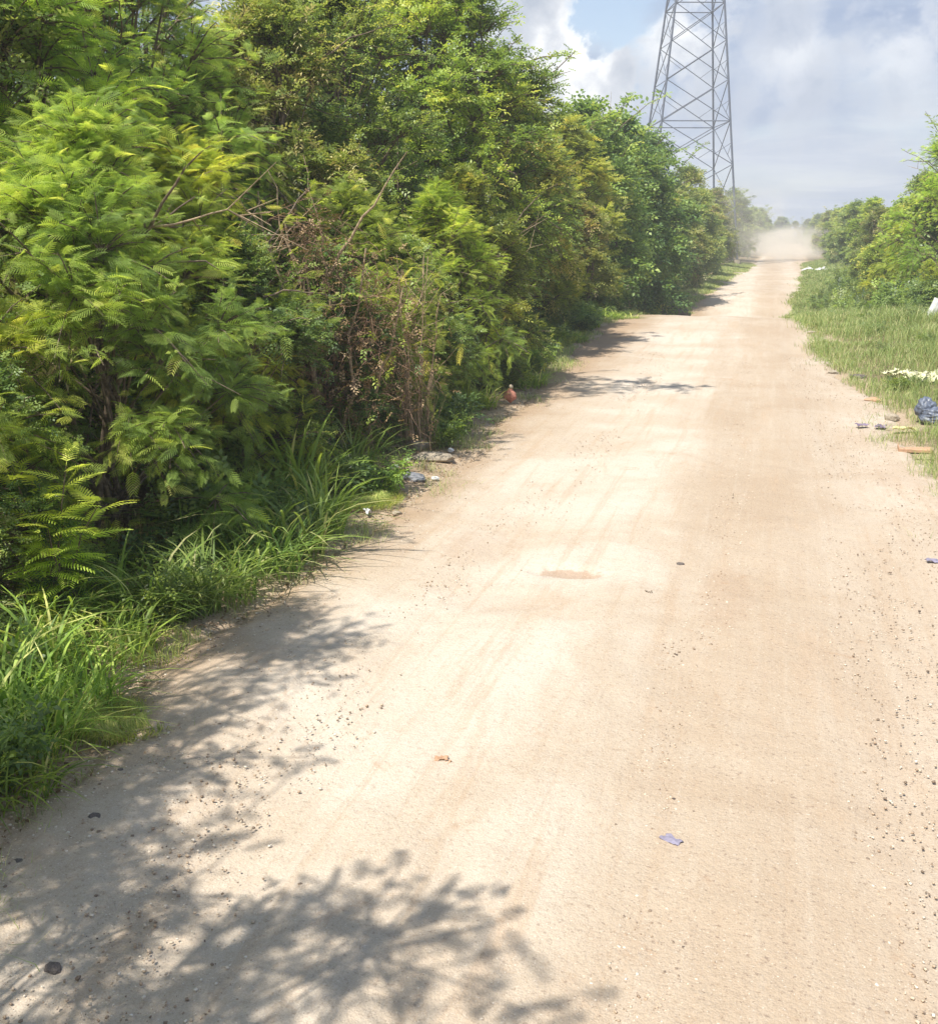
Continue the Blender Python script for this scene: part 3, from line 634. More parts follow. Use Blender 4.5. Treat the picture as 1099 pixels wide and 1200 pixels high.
spots = [  # photo pixel of the foot, clump, scale, label
 (388, 628, 2, .68, 'tall grass clump with wide bright blades nearest the small patch of green turf'),
 (350, 652, 0, .95, 'grass clump leaning over the road edge, second along from the turf patch'),
 (318, 672, 1, .9, 'dark fine bladed grass clump behind the start of the dappled shade'),
 (362, 600, 2, .85, 'upright grass clump with pale wide blades in front of the dry tangle'),
 (420, 575, 2, .8, 'grass clump with bent white lit blades left of the dark plastic scrap'),
 (300, 610, 1, 1.1, 'grass clump deep under the bushes left of the dry tangle'),
 (262, 705, 1, .85, 'low grass clump at the road edge above the bare leaf littered soil'),
 (222, 722, 0, .75, 'dark arching grass clump with long thin blades hanging to the soil'),
 (180, 730, 1, .9, 'shaded grass clump right of the slender sapling'),
 (255, 660, 0, .8, 'shaded grass clump standing behind the arching one'),
 (130, 770, 3, 1.0, 'bright short grass clump right of the foot of the sapling'),
 (100, 830, 1, .75, 'lush bright grass clump drooping to the road at the near left'),
 (45, 800, 0, .72, 'grass clump with broad bright blades in front of the sapling'),
 (50, 880, 1, .72, 'lowest grass clump on the left, touching the shaded dirt'),
 (5, 850, 0, .75, 'grass clump cut by the left border, blades hanging right'),
 (4, 930, 3, .9, 'small grass clump at the left border just above the stones'),
 (80, 745, 0, .65, 'grass clump round the foot of the slender sapling'),
 (520, 500, 3, 1.1, 'grass tuft in the shade right of the bare pale stems'),
 (560, 478, 3, 1.2, 'grass tuft just left of the salmon red bundle'),
 (618, 452, 3, 1.2, 'grass tuft just right of the salmon red bundle'),
]
for i, (px, py, c, sc, lb) in enumerate(spots):
    x, y = g(px, py); o = link('grass_clump', CL[c]); o.location = (x-.05, y, gz1(x-.05, y)); o.rotation_euler = (0, 0, i*1.7); o.scale = (sc, sc, sc)
    o.color = (*(BRT if 'bright' in lb or 'pale' in lb or i > 9 else (.85, .9, .9)), 1); tag(o, lb, 'grass clump', 'grass clumps along the left road edge')
AV = [(*g(484, 562), .3), (*g(508, 541), .35), (*g(430, 606), .25), (*g(414, 556), .2), (*g(440, 570), .2), (*g(592, 474), .5), (*g(600, 482), .55), (*g(540, 545), .35), (*g(510, 562), .2), (*g(484, 575), .2), (*g(1088, 502), .3), (*g(1060, 508), .25), (*g(1072, 529), .28), (*g(1078, 452), .3), (*g(1046, 492), .2)]
def free(x, y, f=1.):
    ok = np.ones(np.shape(x), bool)
    for (a, b_, r_) in AV: ok &= (x-a)**2+(y-b_)**2 > (r_*f)**2
    return ok
for i, (x, y, lb) in enumerate([(-3.75, 28.6, 'grass tuft on the lip of the rise nearest the road'), (-4.25, 28.2, 'grass tuft on the lip of the rise, second from the road'), (-4.75, 28.7, 'grass tuft on the lip of the rise under the bushes'), (-4.4, 26.0, 'bright grass tuft on the verge just before the rise'), (-4.3, 23.4, 'grass tuft on the verge between the salmon bundle and the rise')]):
    o = link('grass_clump', CL[3]); o.location = (x, y, gz1(x, y)); o.rotation_euler = (0, 0, i*2.3); o.scale = (1.3, 1.3, .8+.12*(i % 3)); o.color = (*BRT, 1); tag(o, lb, 'grass clump', 'grass clumps along the left road edge')
def verge(name, side, y0, y1, n, wmax, hh, seed, dens_seed, cov, group_label, tcol=G1):
    rs = np.random.RandomState(seed)
    u = rs.rand(n); y = y0+(y1-y0)*u**1.25
    off = wmax*rs.rand(n)**1.2-.28+rs.normal(0, .16, n)
    x = (eL(y)-off) if side < 0 else (eR(y)+off)
    d = .62*fbm(x, y, 1.1, dens_seed, 3)+.38*fbm(x, y, .35, dens_seed+5, 2); edge = np.clip((off+.28)/1.3, 0, 1)
    keep = (d+.3*edge > cov) & free(x, y); x, y, d, off = x[keep], y[keep], d[keep], off[keep]
    P = np.stack([x, y, gz(x, y)-.01], 1); dist = np.clip(y/12, .6, 6)
    b_ = MB(); Lh = hh*(.35+1.1*np.clip((d-.35)*1.8, 0, 1))*(1+.25*np.clip(off, 0, 2))
    blades(b_, P, Lh*(.5+1.1*fbm(x, y, .6, dens_seed+9, 2)), .0048*dist, seed+2, 2, .6, .45, .24, dry=.13)
    o = b_.build(name, M['turf']); o.color = (*tcol, 1); return tag(o, group_label, 'grass', kind='stuff')
verge('verge_grass', -1, 2.5, 110, 120000, 2.2, .19, 3, 51, .53, 'short green grass along the left road edge')
verge('bank_grass', 1, 9, 115, 260000, 6.0, .29, 4, 61, .50, 'green grass covering the right roadside bank', (.88, .92, .88))
# little turf patch by the grey slab and the bright one at the near left
def patch(px, py, rx, ry, n, hh, seed, label):
    rs = np.random.RandomState(seed); cx, cy = g(px, py); a = rs.uniform(0, 6.28, n); r_ = np.sqrt(rs.rand(n))
    x = cx+np.cos(a)*r_*rx; y = cy+np.sin(a)*r_*ry; b_ = MB(); blades(b_, np.stack([x, y, np.maximum(gz(x, y), prof(y)-.03)-.005], 1), hh, .005, seed, 3, .7, .6, .2)
    tag(b_.build('turf_patch', M['turf']), label, 'grass', kind='stuff').color = (*BRT, 1)
patch(428, 588, .36, .45, 2600, .12, 6, 'bright patch of short turf beside the white litter')
patch(135, 845, .33, .26, 2600, .11, 7, 'bright yellow green short grass patch at the near left road edge')
patch(660, 405, .4, 3.5, 3500, .22, 8, 'lit strip of verge grass short of the rise')
patch(190, 760, .3, .3, 500, .09, 9, 'sparse grass on the littered soil')
# understory weeds
def weed_mesh(seed, n=26, s_=.16, hh=.45, rad=.3):
    rs = np.random.RandomState(seed); b_ = MB(); P = []; D = []
    for i in range(n):
        a = rs.uniform(0, 6.28); r_ = rad*math.sqrt(rs.rand()); e = np.array((math.cos(a)*r_*1.4, math.sin(a)*r_*1.4, hh*rs.uniform(.4, 1)))
        s0 = np.array((math.cos(a)*r_*.3, math.sin(a)*r_*.3, -.03)); u = np.linspace(0, 1, 4)[:, None]; pts = s0*(1-u)+e*u; b_.tube(pts, np.linspace(.005, .002, 4), 3, .3)
        for k in range(6): P.append(pts[1]+(pts[3]-pts[1])*k/5); D.append(rs.normal(0, 1, 3)+(0, 0, .4))
    P = np.array(P); D = np.array(D); x, y, z = frames(D); b_.inst(*SP[seed % 3], P, x, y, z, s_*rs.uniform(.7, 1.2, len(P)), rs.rand(len(P))*.65)
    return b_.mesh('weed', M['broad'])
WD = [weed_mesh(1), weed_mesh(2, 34, .14, .6), weed_mesh(3, 22, .2, .4), weed_mesh(5, 30, .28, .9, .6)]
rnd = random.Random(4)
for i in range(60):
    y = 3.6+i*.45+rnd.uniform(-.3, .3); x = smooth_interp(EL, np.array([y]))[0]-rnd.uniform(.15, 1.3)
    if not free(x, y, 1.5): continue
    o = link('weed', WD[i % 3]); o.location = (x, y, gz1(x, y)); s_ = rnd.uniform(.5, 1.15); o.scale = (s_,)*3; o.rotation_euler = (0, 0, rnd.uniform(0, 6)); wc = rnd.choice((G1, DRK, BRT)); o.color = (*wc, 1)
    wl = next(t_ for (lim, t_) in ((5.2, 'beside the near bright grass'), (7, 'below the big feathery shrub'), (9.3, 'between the tall grass clumps'), (12, 'round the grey slab and bare stems'), (15.5, 'near the salmon red bundle'), (20, 'under the yellow green bushes'), (99, 'on the shaded verge before the rise')) if y < lim)
    tag(o, {G1: 'mid green', DRK: 'dark green', BRT: 'fresh bright'}[wc]+' leafy weed '+wl+' on the left', 'weed', 'weeds under the left bushes')
for i in range(75):
    y = 25+i*.55+rnd.uniform(-.5, .5); lo = smooth_interp(ER, np.array([y]))[0]; x = lo+rnd.uniform(1.2, 4.2)
    if x-lo < 2.4 and y < 36: x += 1.4
    if not free(x, y, 1.5) or (y < 31 and x > 3.6): continue
    o = link('weed', WD[3]); o.location = (x, y, gz1(x, y)); s_ = rnd.uniform(.45, 1.15); o.scale = (s_,)*3; o.rotation_euler = (0, 0, rnd.uniform(0, 6)); wc = rnd.choice((G1, BRT, DUL)); o.color = (*wc, 1)
    wl = next(t_ for (lim, t_) in ((33, 'near the white container'), (42, 'below the feathery border tree'), (52, 'by the small white scraps'), (99, 'towards the far white pile')) if y < lim)
    tag(o, {G1: 'mid green', DUL: 'dull green', BRT: 'bright'}[wc]+(' large' if s_ > .8 else ' small')+' leafy weed '+wl+' on the right bank', 'weed', 'weeds on the right bank')

for i, (y, dx) in enumerate([(13.6, .9), (16.6, 1.3), (18.0, .5), (20.6, 1.9), (22.3, .8), (23.7, 1.8), (25.6, 1.0), (27.4, 2.2), (29.3, 1.3), (31.0, .7), (33.2, 1.9)]):
    x = smooth_interp(ER, np.array([y]))[0]+dx
    if not free(x, y, 1.3): continue
    o = link('weed', WD[i % 3]); o.location = (x, y, gz1(x, y)); s_ = .45+.12*(i % 4); o.scale = (s_, s_, s_*.8); o.rotation_euler = (0, 0, i*2.1); wc = (G1, DUL, BRT)[i % 3]; o.color = (*wc, 1)
    tag(o, {G1: 'mid green', DUL: 'dull green', BRT: 'bright'}[wc]+' low broad leaved weed in the short grass of the right bank', 'weed', 'weeds on the right bank')
# ---------------------------------------------------------------- gravel, litter of leaves
def pebbles(name, n, seed, label, m, smin, smax, xr, yr, dens=True, flat=.6):
    rs = np.random.RandomState(seed); y = yr[0]+(yr[1]-yr[0])*rs.rand(n)**1.5; lo = eL(y) if xr is None else xr[0]; hi = eR(y) if xr is None else xr[1]
    x = lo+(hi-lo)*rs.rand(n)
    if dens:
        k = fbm(x*1.2, y*.5, 1., 71, 3)+.28*np.exp(-((x-.15)/.45)**2)+.2*np.exp(-((x+2.8)/.4)**2)
        kk = k > .5+.18*(rs.rand(n)-.5); x, y = x[kk], y[kk]; n = len(x)
    c = np.array([(a, b_, c_) for a in (-1, 1) for b_ in (-1, 1) for c_ in (-1, 1)], float)
    q = np.array([(0, 1, 3, 2), (4, 6, 7, 5), (0, 4, 5, 1), (2, 3, 7, 6), (0, 2, 6, 4), (1, 5, 7, 3)])
    sz = smin+(smax-smin)*rs.rand(n)**4; an = rs.uniform(0, 6.28, n)
    v = c[None]*(1+rs.normal(0, .22, (n, 8, 3)))*np.array((1, .75, flat))*.5*sz[:, None, None]
    ca, sa = np.cos(an)[:, None], np.sin(an)[:, None]; vx = v[..., 0]*ca-v[..., 1]*sa; vy = v[..., 0]*sa+v[..., 1]*ca
    z = prof(y)+.010+(fbm(x, y*.35, .9, 41, 4)-.5)*.045
    v = np.stack([vx+x[:, None], vy+y[:, None], v[..., 2]+z[:, None]], -1).reshape(-1, 3)
    b_ = MB(); b_.add(v, (q[None]+np.arange(n)[:, None, None]*8).reshape(-1, 4), np.repeat(rs.rand(n), 8))
    o = b_.build(name, m); return tag(o, label, 'gravel', kind='stuff')
def stone_mat(name, stops):
    m, k, p = mat(name, .9, .2); at = k.n('ShaderNodeAttribute', attribute_name='tint').outputs['Fac']
    k.put(p.inputs['Base Color'], k.ramp(at, stops)); return m
M['peb'] = stone_mat('road gravel', [(0, (.22, .17, .13)), (.25, (.4, .29, .2)), (.6, (.58, .47, .35)), (1, (.72, .66, .56))])
pebbles('gravel', 65000, 1, 'fine gravel scattered over the dirt road', M['peb'], .003, .013, None, (2.2, 22))
M['dpeb'] = stone_mat('dark gravel', [(0, (.10, .08, .07)), (.5, (.2, .15, .11)), (1, (.3, .23, .17))])
pebbles('dark_gravel', 900, 2, 'sparse dark stones scattered over the dirt road', M['dpeb'], .003, .016, None, (2.2, 22), False)
def litter():
    rs = np.random.RandomState(9); n = 5000; y = 2.5+18*rs.rand(n)**1.3; x = eL(y)-rs.normal(.1, .32, n)
    P = np.stack([x, y, np.maximum(gz(x, y), prof(y)-.03)+.012], 1); D = np.stack([rs.normal(0, 1, n), rs.normal(0, 1, n), rs.normal(0, .25, n)], 1); X_, Y_, Z_ = frames(D)
    pv = np.array([(0, 0, 0), (.5, .22, .1), (1, 0, 0), (.5, -.22, .1)]); b_ = MB(); b_.inst(pv, np.array([(0, 1, 2, 3)]), P, X_, Y_, Z_, rs.uniform(.015, .055, n), rs.rand(n))
    tag(b_.build('leaf_litter', M['dead']), 'dry brown fallen leaves along the left road edge', 'leaves', kind='stuff')
litter()

# ---------------------------------------------------------------- stones and rubbish
def lump(name, x, y, size, m, label, cat, seed=1, rough=.25, sub=4, rz=0, z=None, ridged=False, group=None, sink=.15, parent=None, loc=None):
    from mathutils import noise as mn
    if name in ('stone_slab', 'flat_rock', 'loose_stone', 'dirt_clod', 'pale_stone', 'pale_pebble'): sub = 2; rough = max(rough, .3)*1.5
    bm = bmesh.new(); bmesh.ops.create_icosphere(bm, subdivisions=sub, radius=1); off = Vector((seed*7.3, seed*3.1, seed*1.7))
    for v_ in bm.verts:
        p_ = v_.co.copy(); nn = mn.noise(p_*1.3+off)*.8+mn.noise(p_*2.9+off)*.5
        if ridged: nn += (1-abs(mn.noise(p_*3.5+off))*3)*.35+mn.noise(p_*9+off)*.28
        v_.co = p_*(1+rough*nn); v_.co.z = max(v_.co.z, -.55)
    me = bpy.data.meshes.new(name); bm.to_mesh(me); bm.free(); me.materials.append(m)
    fc = name in ('stone_slab', 'flat_rock', 'loose_stone', 'dirt_clod', 'pale_stone', 'pale_pebble')
    for p_ in me.polygons: p_.use_smooth = not fc
    o = link(name, me, parent); o.scale = tuple(s_/2 for s_ in size); o.rotation_euler = (0, 0, rz)
    o.location = loc if loc else (x, y, (max(gz1(x, y), float(prof(np.array([y]))[0])) if z is None else z)+size[2]*(.5-sink)*.7)
    if not parent: tag(o, label, cat, group)
    return o
M['greyslab'] = plain('grey stone', (.22, .225, .24), .9, .2, .25, 4)
M['limestone'] = plain('pale limestone', (.34, .29, .22), .9, .2, .2, 5)
M['darkstone'] = plain('dark stone', (.13, .11, .10), .9, .2, .3, 6)
M['black'] = plain('black plastic', (.025, .025, .028), .45, .5, .3, 5)
M['white'] = plain('white plastic', (.66, .66, .64), .6, .3, .2, 6)
M['bluegrey'] = plain('blue grey plastic', (.12, .14, .185), .35, .5, .35, 3)
M['yellow'] = plain('pale yellow plastic', (.66, .60, .30), .6, .3, .12, 6)
M['cream'] = plain('cream yellow scraps', (.58, .57, .36), .8, .2, .4, 9)
M['board'] = plain('orange brown board', (.48, .30, .19), .8, .2, .15, 12)
M['salmon'] = plain('salmon red cloth', (.50, .22, .16), .85, .2, .25, 7)
M['purple'] = plain('faded purple plastic', (.22, .17, .24), .6, .3, .3, 9)
M['purple2'] = plain('grey violet paper', (.27, .25, .33), .7, .2, .2, 14)
M['metal'] = plain('galvanised steel', (.11, .125, .16), .55, .5, .15, 3, 0)
at = lambda px, py: g(px, py)
x, y = at(484, 562); lump('stone_slab', x, y, (.36, .22, .10), M['greyslab'], 'flat grey slab of stone tilted at the foot of the bare pale stems', 'stone', 3, .12, rz=-.7)
x, y = at(508, 541); lump('flat_rock', x, y, (.5, .3, .11), M['limestone'], 'low tan rock lying in shade behind the grey slab', 'rock', 5, .15, rz=.2)
x, y = at(490, 536); lump('flat_rock', x-.1, y+.3, (.3, .24, .14), M['limestone'], 'smaller tan rock beside the low tan rock in the shade', 'rock', 8, .15)
o = lump('plastic_scrap', *at(414, 556), (.36, .16, .10), M['black'], 'black plastic scrap in the grass behind the white litter', 'litter', 9, .35, ridged=True, rz=.5)
lump('rubber_scrap', *at(440, 570), (.3, .12, .07), M['black'], 'long dark scrap on the soil left of the grey slab', 'litter', 12, .3, rz=-.6)
def torn_sheet(name, px, py, w_, d_, m, label, seed, rz=0, hgt=.03, cat='litter', thick=.004):
    x, y = at(px, py); rs = np.random.RandomState(seed); n = 14; bm = bmesh.new(); gridv = []
    for i in range(n):
        row = []
        for j in range(n):
            u, v_ = i/(n-1)-.5, j/(n-1)-.5; rr = 1-.25*vn(np.array([math.atan2(v_, u)*2+9.]), np.array([seed*1.]), .6)[0]
            z_ = hgt*(fbm(np.array([u*3+seed]), np.array([v_*3]), .9, seed)[0])*2
            row.append(bm.verts.new((u*w_*rr, v_*d_*rr, z_)))
        gridv.append(row)
    for i in range(n-1):
        for j in range(n-1): bm.faces.new((gridv[i][j], gridv[i+1][j], gridv[i+1][j+1], gridv[i][j+1]))
    me = bpy.data.meshes.new(name); bmesh.ops.recalc_face_normals(bm, faces=bm.faces); bm.to_mesh(me); bm.free(); me.materials.append(m)
    for p_ in me.polygons: p_.use_smooth = True
    o = link(name, me); md = o.modifiers.new('thick', 'SOLIDIFY'); md.thickness = thick
    o.location = (x, y, max(gz1(x, y), float(prof(np.array([y]))[0]))+.012); o.rotation_euler = (0, 0, rz); return tag(o, label, cat)
torn_sheet('white_scrap', 430, 606, .15, .05, M['white'], 'white torn scrap lying at the edge of the bright turf', 3, -.9, .04)
torn_sheet('white_scrap', 462, 556, .10, .05, M['white'], 'white scrap resting just behind the grey slab', 4, .6, .05)
lump('pale_pebble', *at(510, 562), (.09, .06, .05), M['white'], 'little white bit right of the grey slab', 'litter', 6, .2)
lump('pale_pebble', *at(465, 603), (.09, .07, .05), M['limestone'], 'pale pebble on the reddish soil below the turf patch', 'stone', 7, .2)
lump('pale_pebble', *at(528, 533), (.08, .06, .06), M['white'], 'white bit on the low tan rock', 'litter', 2, .2, z=.04)
torn_sheet('violet_scrap', 787, 990, .10, .05, M['purple2'], 'grey violet paper scrap in the middle of the near road', 6, -.5, .012)
for (px, py, s_, lb, sd) in ((113, 960, .055, 'dark angular stone in the shade at the near left', 4), (62, 1137, .05, 'dark stone at the bottom left in the dappled shade', 5), (797, 662, .045, 'dark pebble alone on the road right of the pothole', 6),
        (22, 1012, .04, 'small dark stone left of the angular one', 7), (141, 905, .035, 'grey stone in the shade above the angular one', 8), (490, 852, .03, 'small dark pebble in the lit road left of the middle', 10)):
    x, y = at(px, py); lump('loose_stone', x, y, (s_*1.3, s_, s_*.8), M['darkstone'], lb, 'stone', sd, .35, sub=3, ridged=True, sink=.4)
torn_sheet('dry_leaf', 517, 896, .075, .03, M['board'], 'curled brown leaf on the near road', 8, .3, .02, 'leaf')
torn_sheet('dry_leaf', 524, 899, .045, .03, M['board'], 'smaller brown leaf touching the curled one', 9, 1.3, .015, 'leaf')
# right hand rubbish
def cluster(name, px, py, n, spread, sz, m, label, seed, sub='scrap'):
    x, y = at(px, py); t = empty(name, (x, y, gz1(x, y)), 0, 1, label=label, cat='litter'); rs = random.Random(seed)
    for i in range(n):
        s_ = sz*rs.uniform(.6, 1.3)
        b_ = MB(); k_ = 11; X_, Y_ = np.meshgrid(np.linspace(-.5, .5, k_), np.linspace(-.5, .5, k_)); q_ = fbm(X_*3+i*5, Y_*3, .8, seed+i, 3)-.5; q2 = fbm(X_*3, Y_*3+i*7, .7, seed+i+50, 3)-.5
        V = np.stack([(X_+q2*.7)*s_*1.3, (Y_+q_*.7)*s_, (np.abs(q_)*1.1+np.abs(q2)*.8)*s_*.8], -1).reshape(-1, 3); ii = (np.arange(k_-1)[:, None]*k_+np.arange(k_-1)[None]).reshape(-1)
        b_.add(V, np.stack([ii, ii+1, ii+k_+1, ii+k_], 1)); o = b_.build(sub, m, t, True); o.modifiers.new('thick', 'SOLIDIFY').thickness = .006
        o.location = (rs.gauss(0, spread[0]), rs.gauss(0, spread[1]), .04+spread[2]*rs.random()); o.rotation_euler = (rs.uniform(-.35, .35), rs.uniform(-.35, .35), rs.uniform(0, 6))
cluster('litter_pile', 1078, 452, 26, (.30, .32, .04), .17, M['cream'], 'spread of cream yellow scraps on the right bank grass', 20)
cluster('litter_pile', 965, 317, 9, (.5, .5, .2), .42, M['white'], 'white rubbish pile at the far right road edge', 40, 'bag')
cluster('litter_pile', 1002, 338, 8, (.5, .6, .25), .24, M['white'], 'small white scraps in the weeds between the two other right side piles', 60)
x, y = at(1088, 498); t = empty('plastic_bag', (x, y, gz1(x, y)), 0, 1, label='blue grey crumpled plastic bag in the grass at the right border', cat='bag')
lump('bag_body', 0, 0, (.52, .36, .26), M['bluegrey'], None, None, 3, .3, 5, -.3, ridged=True, parent=t, loc=(.16, 0, .11))
lump('bag_neck', 0, 0, (.24, .2, .3), M['bluegrey'], None, None, 5, .35, 4, .3, ridged=True, parent=t, loc=(-.04, .16, .18))
torn_sheet('yellow_strip', 1060, 508, .34, .13, M['yellow'], 'flat pale yellow strip in front of the blue grey bag', 12, .05, .05)
def board():
    x, y = at(1072, 529); t = empty('broken_board', (x, y, gz1(x, y)+.03), -.05, 1, label='broken orange brown board with raised rims lying by the right road edge', cat='board')
    for nm, (cx, cy, cz, sx, sy, sz) in {'panel': (0, 0, 0, .36, .2, .012), 'front_rim': (0, -.106, .012, .37, .012, .035), 'side_rim': (-.186, 0, .02, .012, .2, .05)}.items():
        bm = bmesh.new(); bmesh.ops.create_cube(bm, size=1)
        for v_ in bm.verts: v_.co = Vector((v_.co.x*sx+cx, v_.co.y*sy+cy, v_.co.z*sz+cz+.03*v_.co.x*v_.co.y))
        bmesh.ops.bevel(bm, geom=bm.edges[:], offset=.002, segments=1, affect='EDGES'); me = bpy.data.meshes.new(nm); bm.to_mesh(me); bm.free(); me.materials.append(M['board']); link(nm, me, t)
    t.rotation_euler = (R(4), R(-3), -.05)
board()
def stick(px, py, L, r_, rz, label, m='bark', seed=1):
    x, y = at(px, py); rs = np.random.RandomState(seed); b_ = MB(); u = np.linspace(-.5, .5, 8)[:, None]; pts = np.concatenate([u*L, rs.normal(0, .008, (8, 1)), rs.normal(.005, .004, (8, 1))], 1); b_.tube(pts, np.linspace(r_, r_*.6, 8), 6, .5)
    o = b_.build('stick', M[m], None, True); o.location = (x, y, max(gz1(x, y), float(prof(np.array([y]))[0]))+.02); o.rotation_euler = (0, 0, rz); tag(o, label, 'stick')
stick(1082, 541, .16, .01, .1, 'short dark stick in front of the broken board')
stick(470, 530, .3, .012, .9, 'pale stick leaning behind the grey slab', 'pale_bark')
stick(760, 697, .05, .004, .0, 'tiny dark twig on the road below the dark pebble')
torn_sheet('scrap', 1010, 501, .17, .13, M['purple'], 'dull purple scrap, left one of the pair by the right road edge', 31, .3, .03)
torn_sheet('scrap', 1031, 503, .2, .13, M['purple'], 'dull purple scrap, right one of the pair, beside the yellow strip', 33, 1.2, .03)
lump('pale_stone', *at(1046, 492), (.2, .14, .12), M['limestone'], 'rounded pale stone at the grass edge above the yellow strip', 'stone', 35, .15)
torn_sheet('violet_scrap', 1094, 661, .14, .06, M['purple2'], 'grey violet scrap at the right border of the road', 36, .1, .02)
for (px, py, sx, sd) in ((1005, 446, .3, 51), (1022, 470, .25, 52), (975, 440, .2, 53), (950, 402, .22, 54)):
    lump('dirt_clod', *at(px, py), (sx, sx*.6, sx*.3), M['darkstone'] if sd == 51 else M['board'] if sd == 52 else M['limestone'], {51: 'dark clod where the right bank grass meets the road', 52: 'orange clod on the soil left of the pale stone', 53: 'small tan clod on the road short of the dark clod', 54: 'tan clod by the first grass tongue on the right'}[sd], 'clod', sd, .3, 3)
x, y = at(1090, 396); t = empty('white_container', (x, y, gz1(x, y)), 0, 1, label='white broken plastic container leaning in the right bank weeds', cat='litter')
def shell():
    bm = bmesh.new(); r1 = bmesh.ops.create_cone(bm, cap_ends=True, segments=10, radius1=.16, radius2=.10, depth=.5)
    top = [f for f in bm.faces if f.normal.z > .9]; bmesh.ops.delete(bm, geom=top, context='FACES')
    for v_ in bm.verts: v_.co.x *= .8+.2*math.sin(v_.co.z*9+v_.co.y*12)
    me = bpy.data.meshes.new('shell'); bm.to_mesh(me); bm.free(); me.materials.append(M['white']); o = link('shell', me, t); o.modifiers.new('t', 'SOLIDIFY').thickness = .01; o.rotation_euler = (0, R(18), 0); o.location = (0, 0, .3); o.scale = (1.0, 1., 1.)
    b_ = MB(); b_.tube([(.1, 0, .62), (.26, 0, .6), (.3, 0, .4), (.18, 0, .3)], .022, 6); b_.build('handle', M['white'], t, True)
shell()
# left hand far rubbish
x, y = at(792, 346); zz_ = gz1(-3.9, 47)
t = empty('rubbish_heap', (-4.35, 49, gz1(-4.35, 49)), 0, 1, label='dark rubbish heap topped by a white bag under the left trees in the hollow', cat='litter')
lump('heap', 0, 0, (1.8, 1.3, .9), M['darkstone'], None, None, 71, .3, 4, .3, ridged=True, parent=t, loc=(0, 0, .2))
lump('bag', 0, 0, (.55, .4, .5), M['white'], None, None, 72, .35, 4, .3, ridged=True, parent=t, loc=(.05, -.2, .85))
# salmon bundle on a stem
def bundle():
    x, y = g(592, 470); x += .15; y -= .3; t = empty('salmon_bundle', (x, y, gz1(x, y)-.06), 0, .62, label='salmon red bundle with a pale knob on top, in weeds at the left edge', cat='litter')
    prof_ = [(.0, .02), (.05, .06), (.10, .13), (.18, .15), (.25, .125), (.30, .06), (.34, .045), (.38, .02)]
    n = 22; bm = bmesh.new(); rows = []
    for i, (z_, r_) in enumerate(prof_):
        rows.append([bm.verts.new((math.cos(a)*r_*(1+.3*math.sin(5*a+i*1.3)), math.sin(a)*r_*.8*(1+.3*math.cos(4*a+i*1.7)), z_+.14)) for a in [k*2*math.pi/n for k in range(n)]])
    for i in range(len(rows)-1):
        for k in range(n): bm.faces.new((rows[i][k], rows[i][(k+1) % n], rows[i+1][(k+1) % n], rows[i+1][k]))
    bm.faces.new(rows[0][::-1]); bm.faces.new(rows[-1]); me = bpy.data.meshes.new('cloth'); bm.to_mesh(me); bm.free(); me.materials.append(M['salmon'])
    for p_ in me.polygons: p_.use_smooth = True
    link('cloth', me, t); lump('knob', 0, 0, (.11, .1, .12), M['limestone'], None, None, 4, .12, 3, parent=t, loc=(.02, 0, .53))
    b_ = MB(); b_.tube([(0, 0, -.02), (.01, 0, .2)], .012, 5); b_.build('stem', M['pale_bark'], t)
bundle()

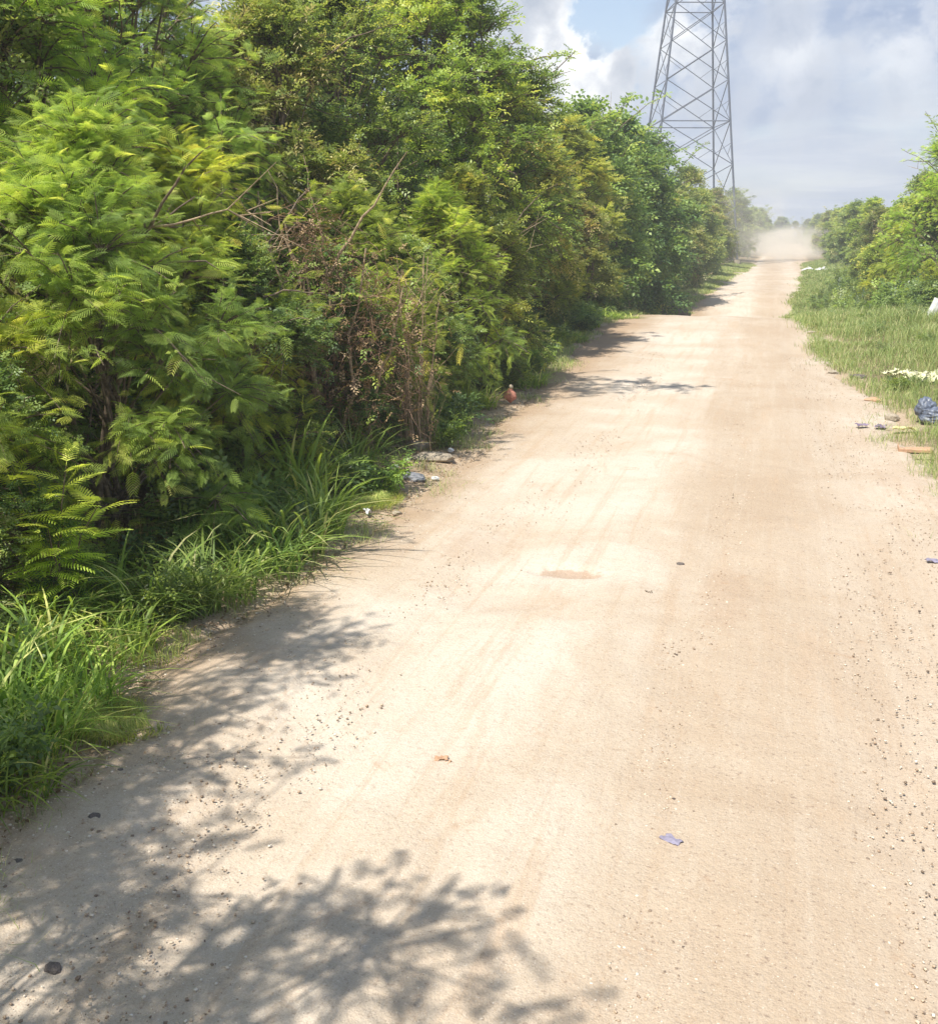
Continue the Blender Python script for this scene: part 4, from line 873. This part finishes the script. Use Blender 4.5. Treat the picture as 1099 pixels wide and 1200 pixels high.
# ---------------------------------------------------------------- lattice pylon
def pylon():
    X0, Y0 = -8.65, 108.; zb = gz1(X0, Y0)
    t = empty('power_pylon', (X0, Y0, zb), R(17), 1, label='tall grey steel lattice pylon rising behind the left trees', cat='pylon')
    W0, Ht = 8.95, 46.; hw = lambda z_: (W0/2)*(1-z_/Ht*.966) if z_ < 34 else (W0/2)*(1-34/Ht*.966)
    cs = [(-1, -1), (1, -1), (1, 1), (-1, 1)]; P = lambda c, z_: (c[0]*hw(z_), c[1]*hw(z_), z_)
    def bar(m, a, b_, w_):
        a = np.array(a, float); b_ = np.array(b_, float); m.tube([a, b_], w_, 4)
    for c in cs:
        m = MB(); bar(m, P(c, -.3), P(c, 34), .10); bar(m, P(c, 34), P(c, 44), .09); m.build('leg', M['metal'], t)
        m = MB(); m.tube([(c[0]*hw(0), c[1]*hw(0), -.8), (c[0]*hw(0), c[1]*hw(0), .25)], .35, 8); m.build('footing', M['limestone'], t)
    lv = [0, 4.9]; 
    while lv[-1] < 34: lv.append(min(34, lv[-1]+4.4*(hw(lv[-1])/hw(0))**.55))
    lv += [36.5, 39, 41.5, 44]
    for f_ in range(4):
        m = MB(); a, b_ = cs[f_], cs[(f_+1) % 4]
        for i in range(len(lv)-1):
            bar(m, P(a, lv[i]), P(b_, lv[i+1]), .042); bar(m, P(b_, lv[i]), P(a, lv[i+1]), .042)
            zm = (lv[i]+lv[i+1])/2; ma = np.array(P(a, zm)); mb_ = np.array(P(b_, zm))
            q1 = np.array(P(a, lv[i]))*.5+np.array(P(b_, lv[i+1]))*.5
            la = np.array(P(a, lv[i]))*.75+np.array(P(b_, lv[i+1]))*.25; lb_ = np.array(P(b_, lv[i]))*.75+np.array(P(a, lv[i+1]))*.25
            bar(m, ma, la, .025); bar(m, mb_, lb_, .025)
            if i in (3, 6, 9, 12): bar(m, P(a, lv[i]), P(b_, lv[i]), .05)
        m.build('bracing', M['metal'], t)
    for z_ in (34.5, 38.5, 42.5):
        m = MB(); h_ = hw(36)
        for s_ in (-1, 1):
            tip = (s_*(h_+4.2), 0, z_+.3)
            for yy in (-1, 1): bar(m, (s_*h_, yy*h_, z_), tip, .06); bar(m, (s_*h_, yy*h_, z_+1.4), tip, .05)
        m.build('cross_arm', M['metal'], t)
pylon()

# ---------------------------------------------------------------- dust and air
def dust(name, loc, size, dens, label):
    bm = bmesh.new(); bmesh.ops.create_icosphere(bm, subdivisions=3, radius=1); me = bpy.data.meshes.new(name); bm.to_mesh(me); bm.free()
    o = link(name, me); o.location = loc; o.scale = size
    m = bpy.data.materials.new('road dust'); m.use_nodes = True; t = m.node_tree; t.nodes.clear(); k = NT(t)
    oc = k.n('ShaderNodeTexCoord').outputs['Object']; ln = k.n('ShaderNodeVectorMath', operation='LENGTH', ins={0: oc}).outputs['Value']
    n_ = k.noise(oc, 2.2, 3, .6); dn = k.m('MULTIPLY', k.mapr(k.m('ADD', ln, k.m('MULTIPLY', k.m('SUBTRACT', n_, .5), 1.9)), 1., .15), dens)
    pv = k.n('ShaderNodeVolumePrincipled', ins={'Color': (1., .93, .82, 1), 'Density': dn, 'Anisotropy': -.35}); ou = k.n('ShaderNodeOutputMaterial'); t.links.new(pv.outputs[0], ou.inputs['Volume'])
    me.materials.append(m); return tag(o, label, 'dust', kind='stuff')
dust('dust_cloud', (2.0, 150, .6), (8.5, 34, 3.6), .07, 'pale dust cloud hanging over the far end of the road')
dust('dust_cloud', (-3.5, 108, 3.0), (6.5, 24, 5.0), .018, 'thin dust veil drifting over the far left trees')
def haze():
    bm = bmesh.new(); bmesh.ops.create_cube(bm, size=1); me = bpy.data.meshes.new('haze')
    for v_ in bm.verts: v_.co = Vector((v_.co.x*640, v_.co.y*800+335, v_.co.z*54+24))
    bm.to_mesh(me); bm.free(); o = link('haze', me); m = bpy.data.materials.new('haze air'); m.use_nodes = True; t = m.node_tree; t.nodes.clear(); k = NT(t)
    pv = k.n('ShaderNodeVolumePrincipled', ins={'Color': (.86, .9, .95, 1), 'Density': .0016, 'Anisotropy': .1}); ou = k.n('ShaderNodeOutputMaterial'); t.links.new(pv.outputs[0], ou.inputs['Volume'])
    me.materials.append(m); tag(o, 'thin pale haze over the whole road', 'haze', kind='stuff')
haze()
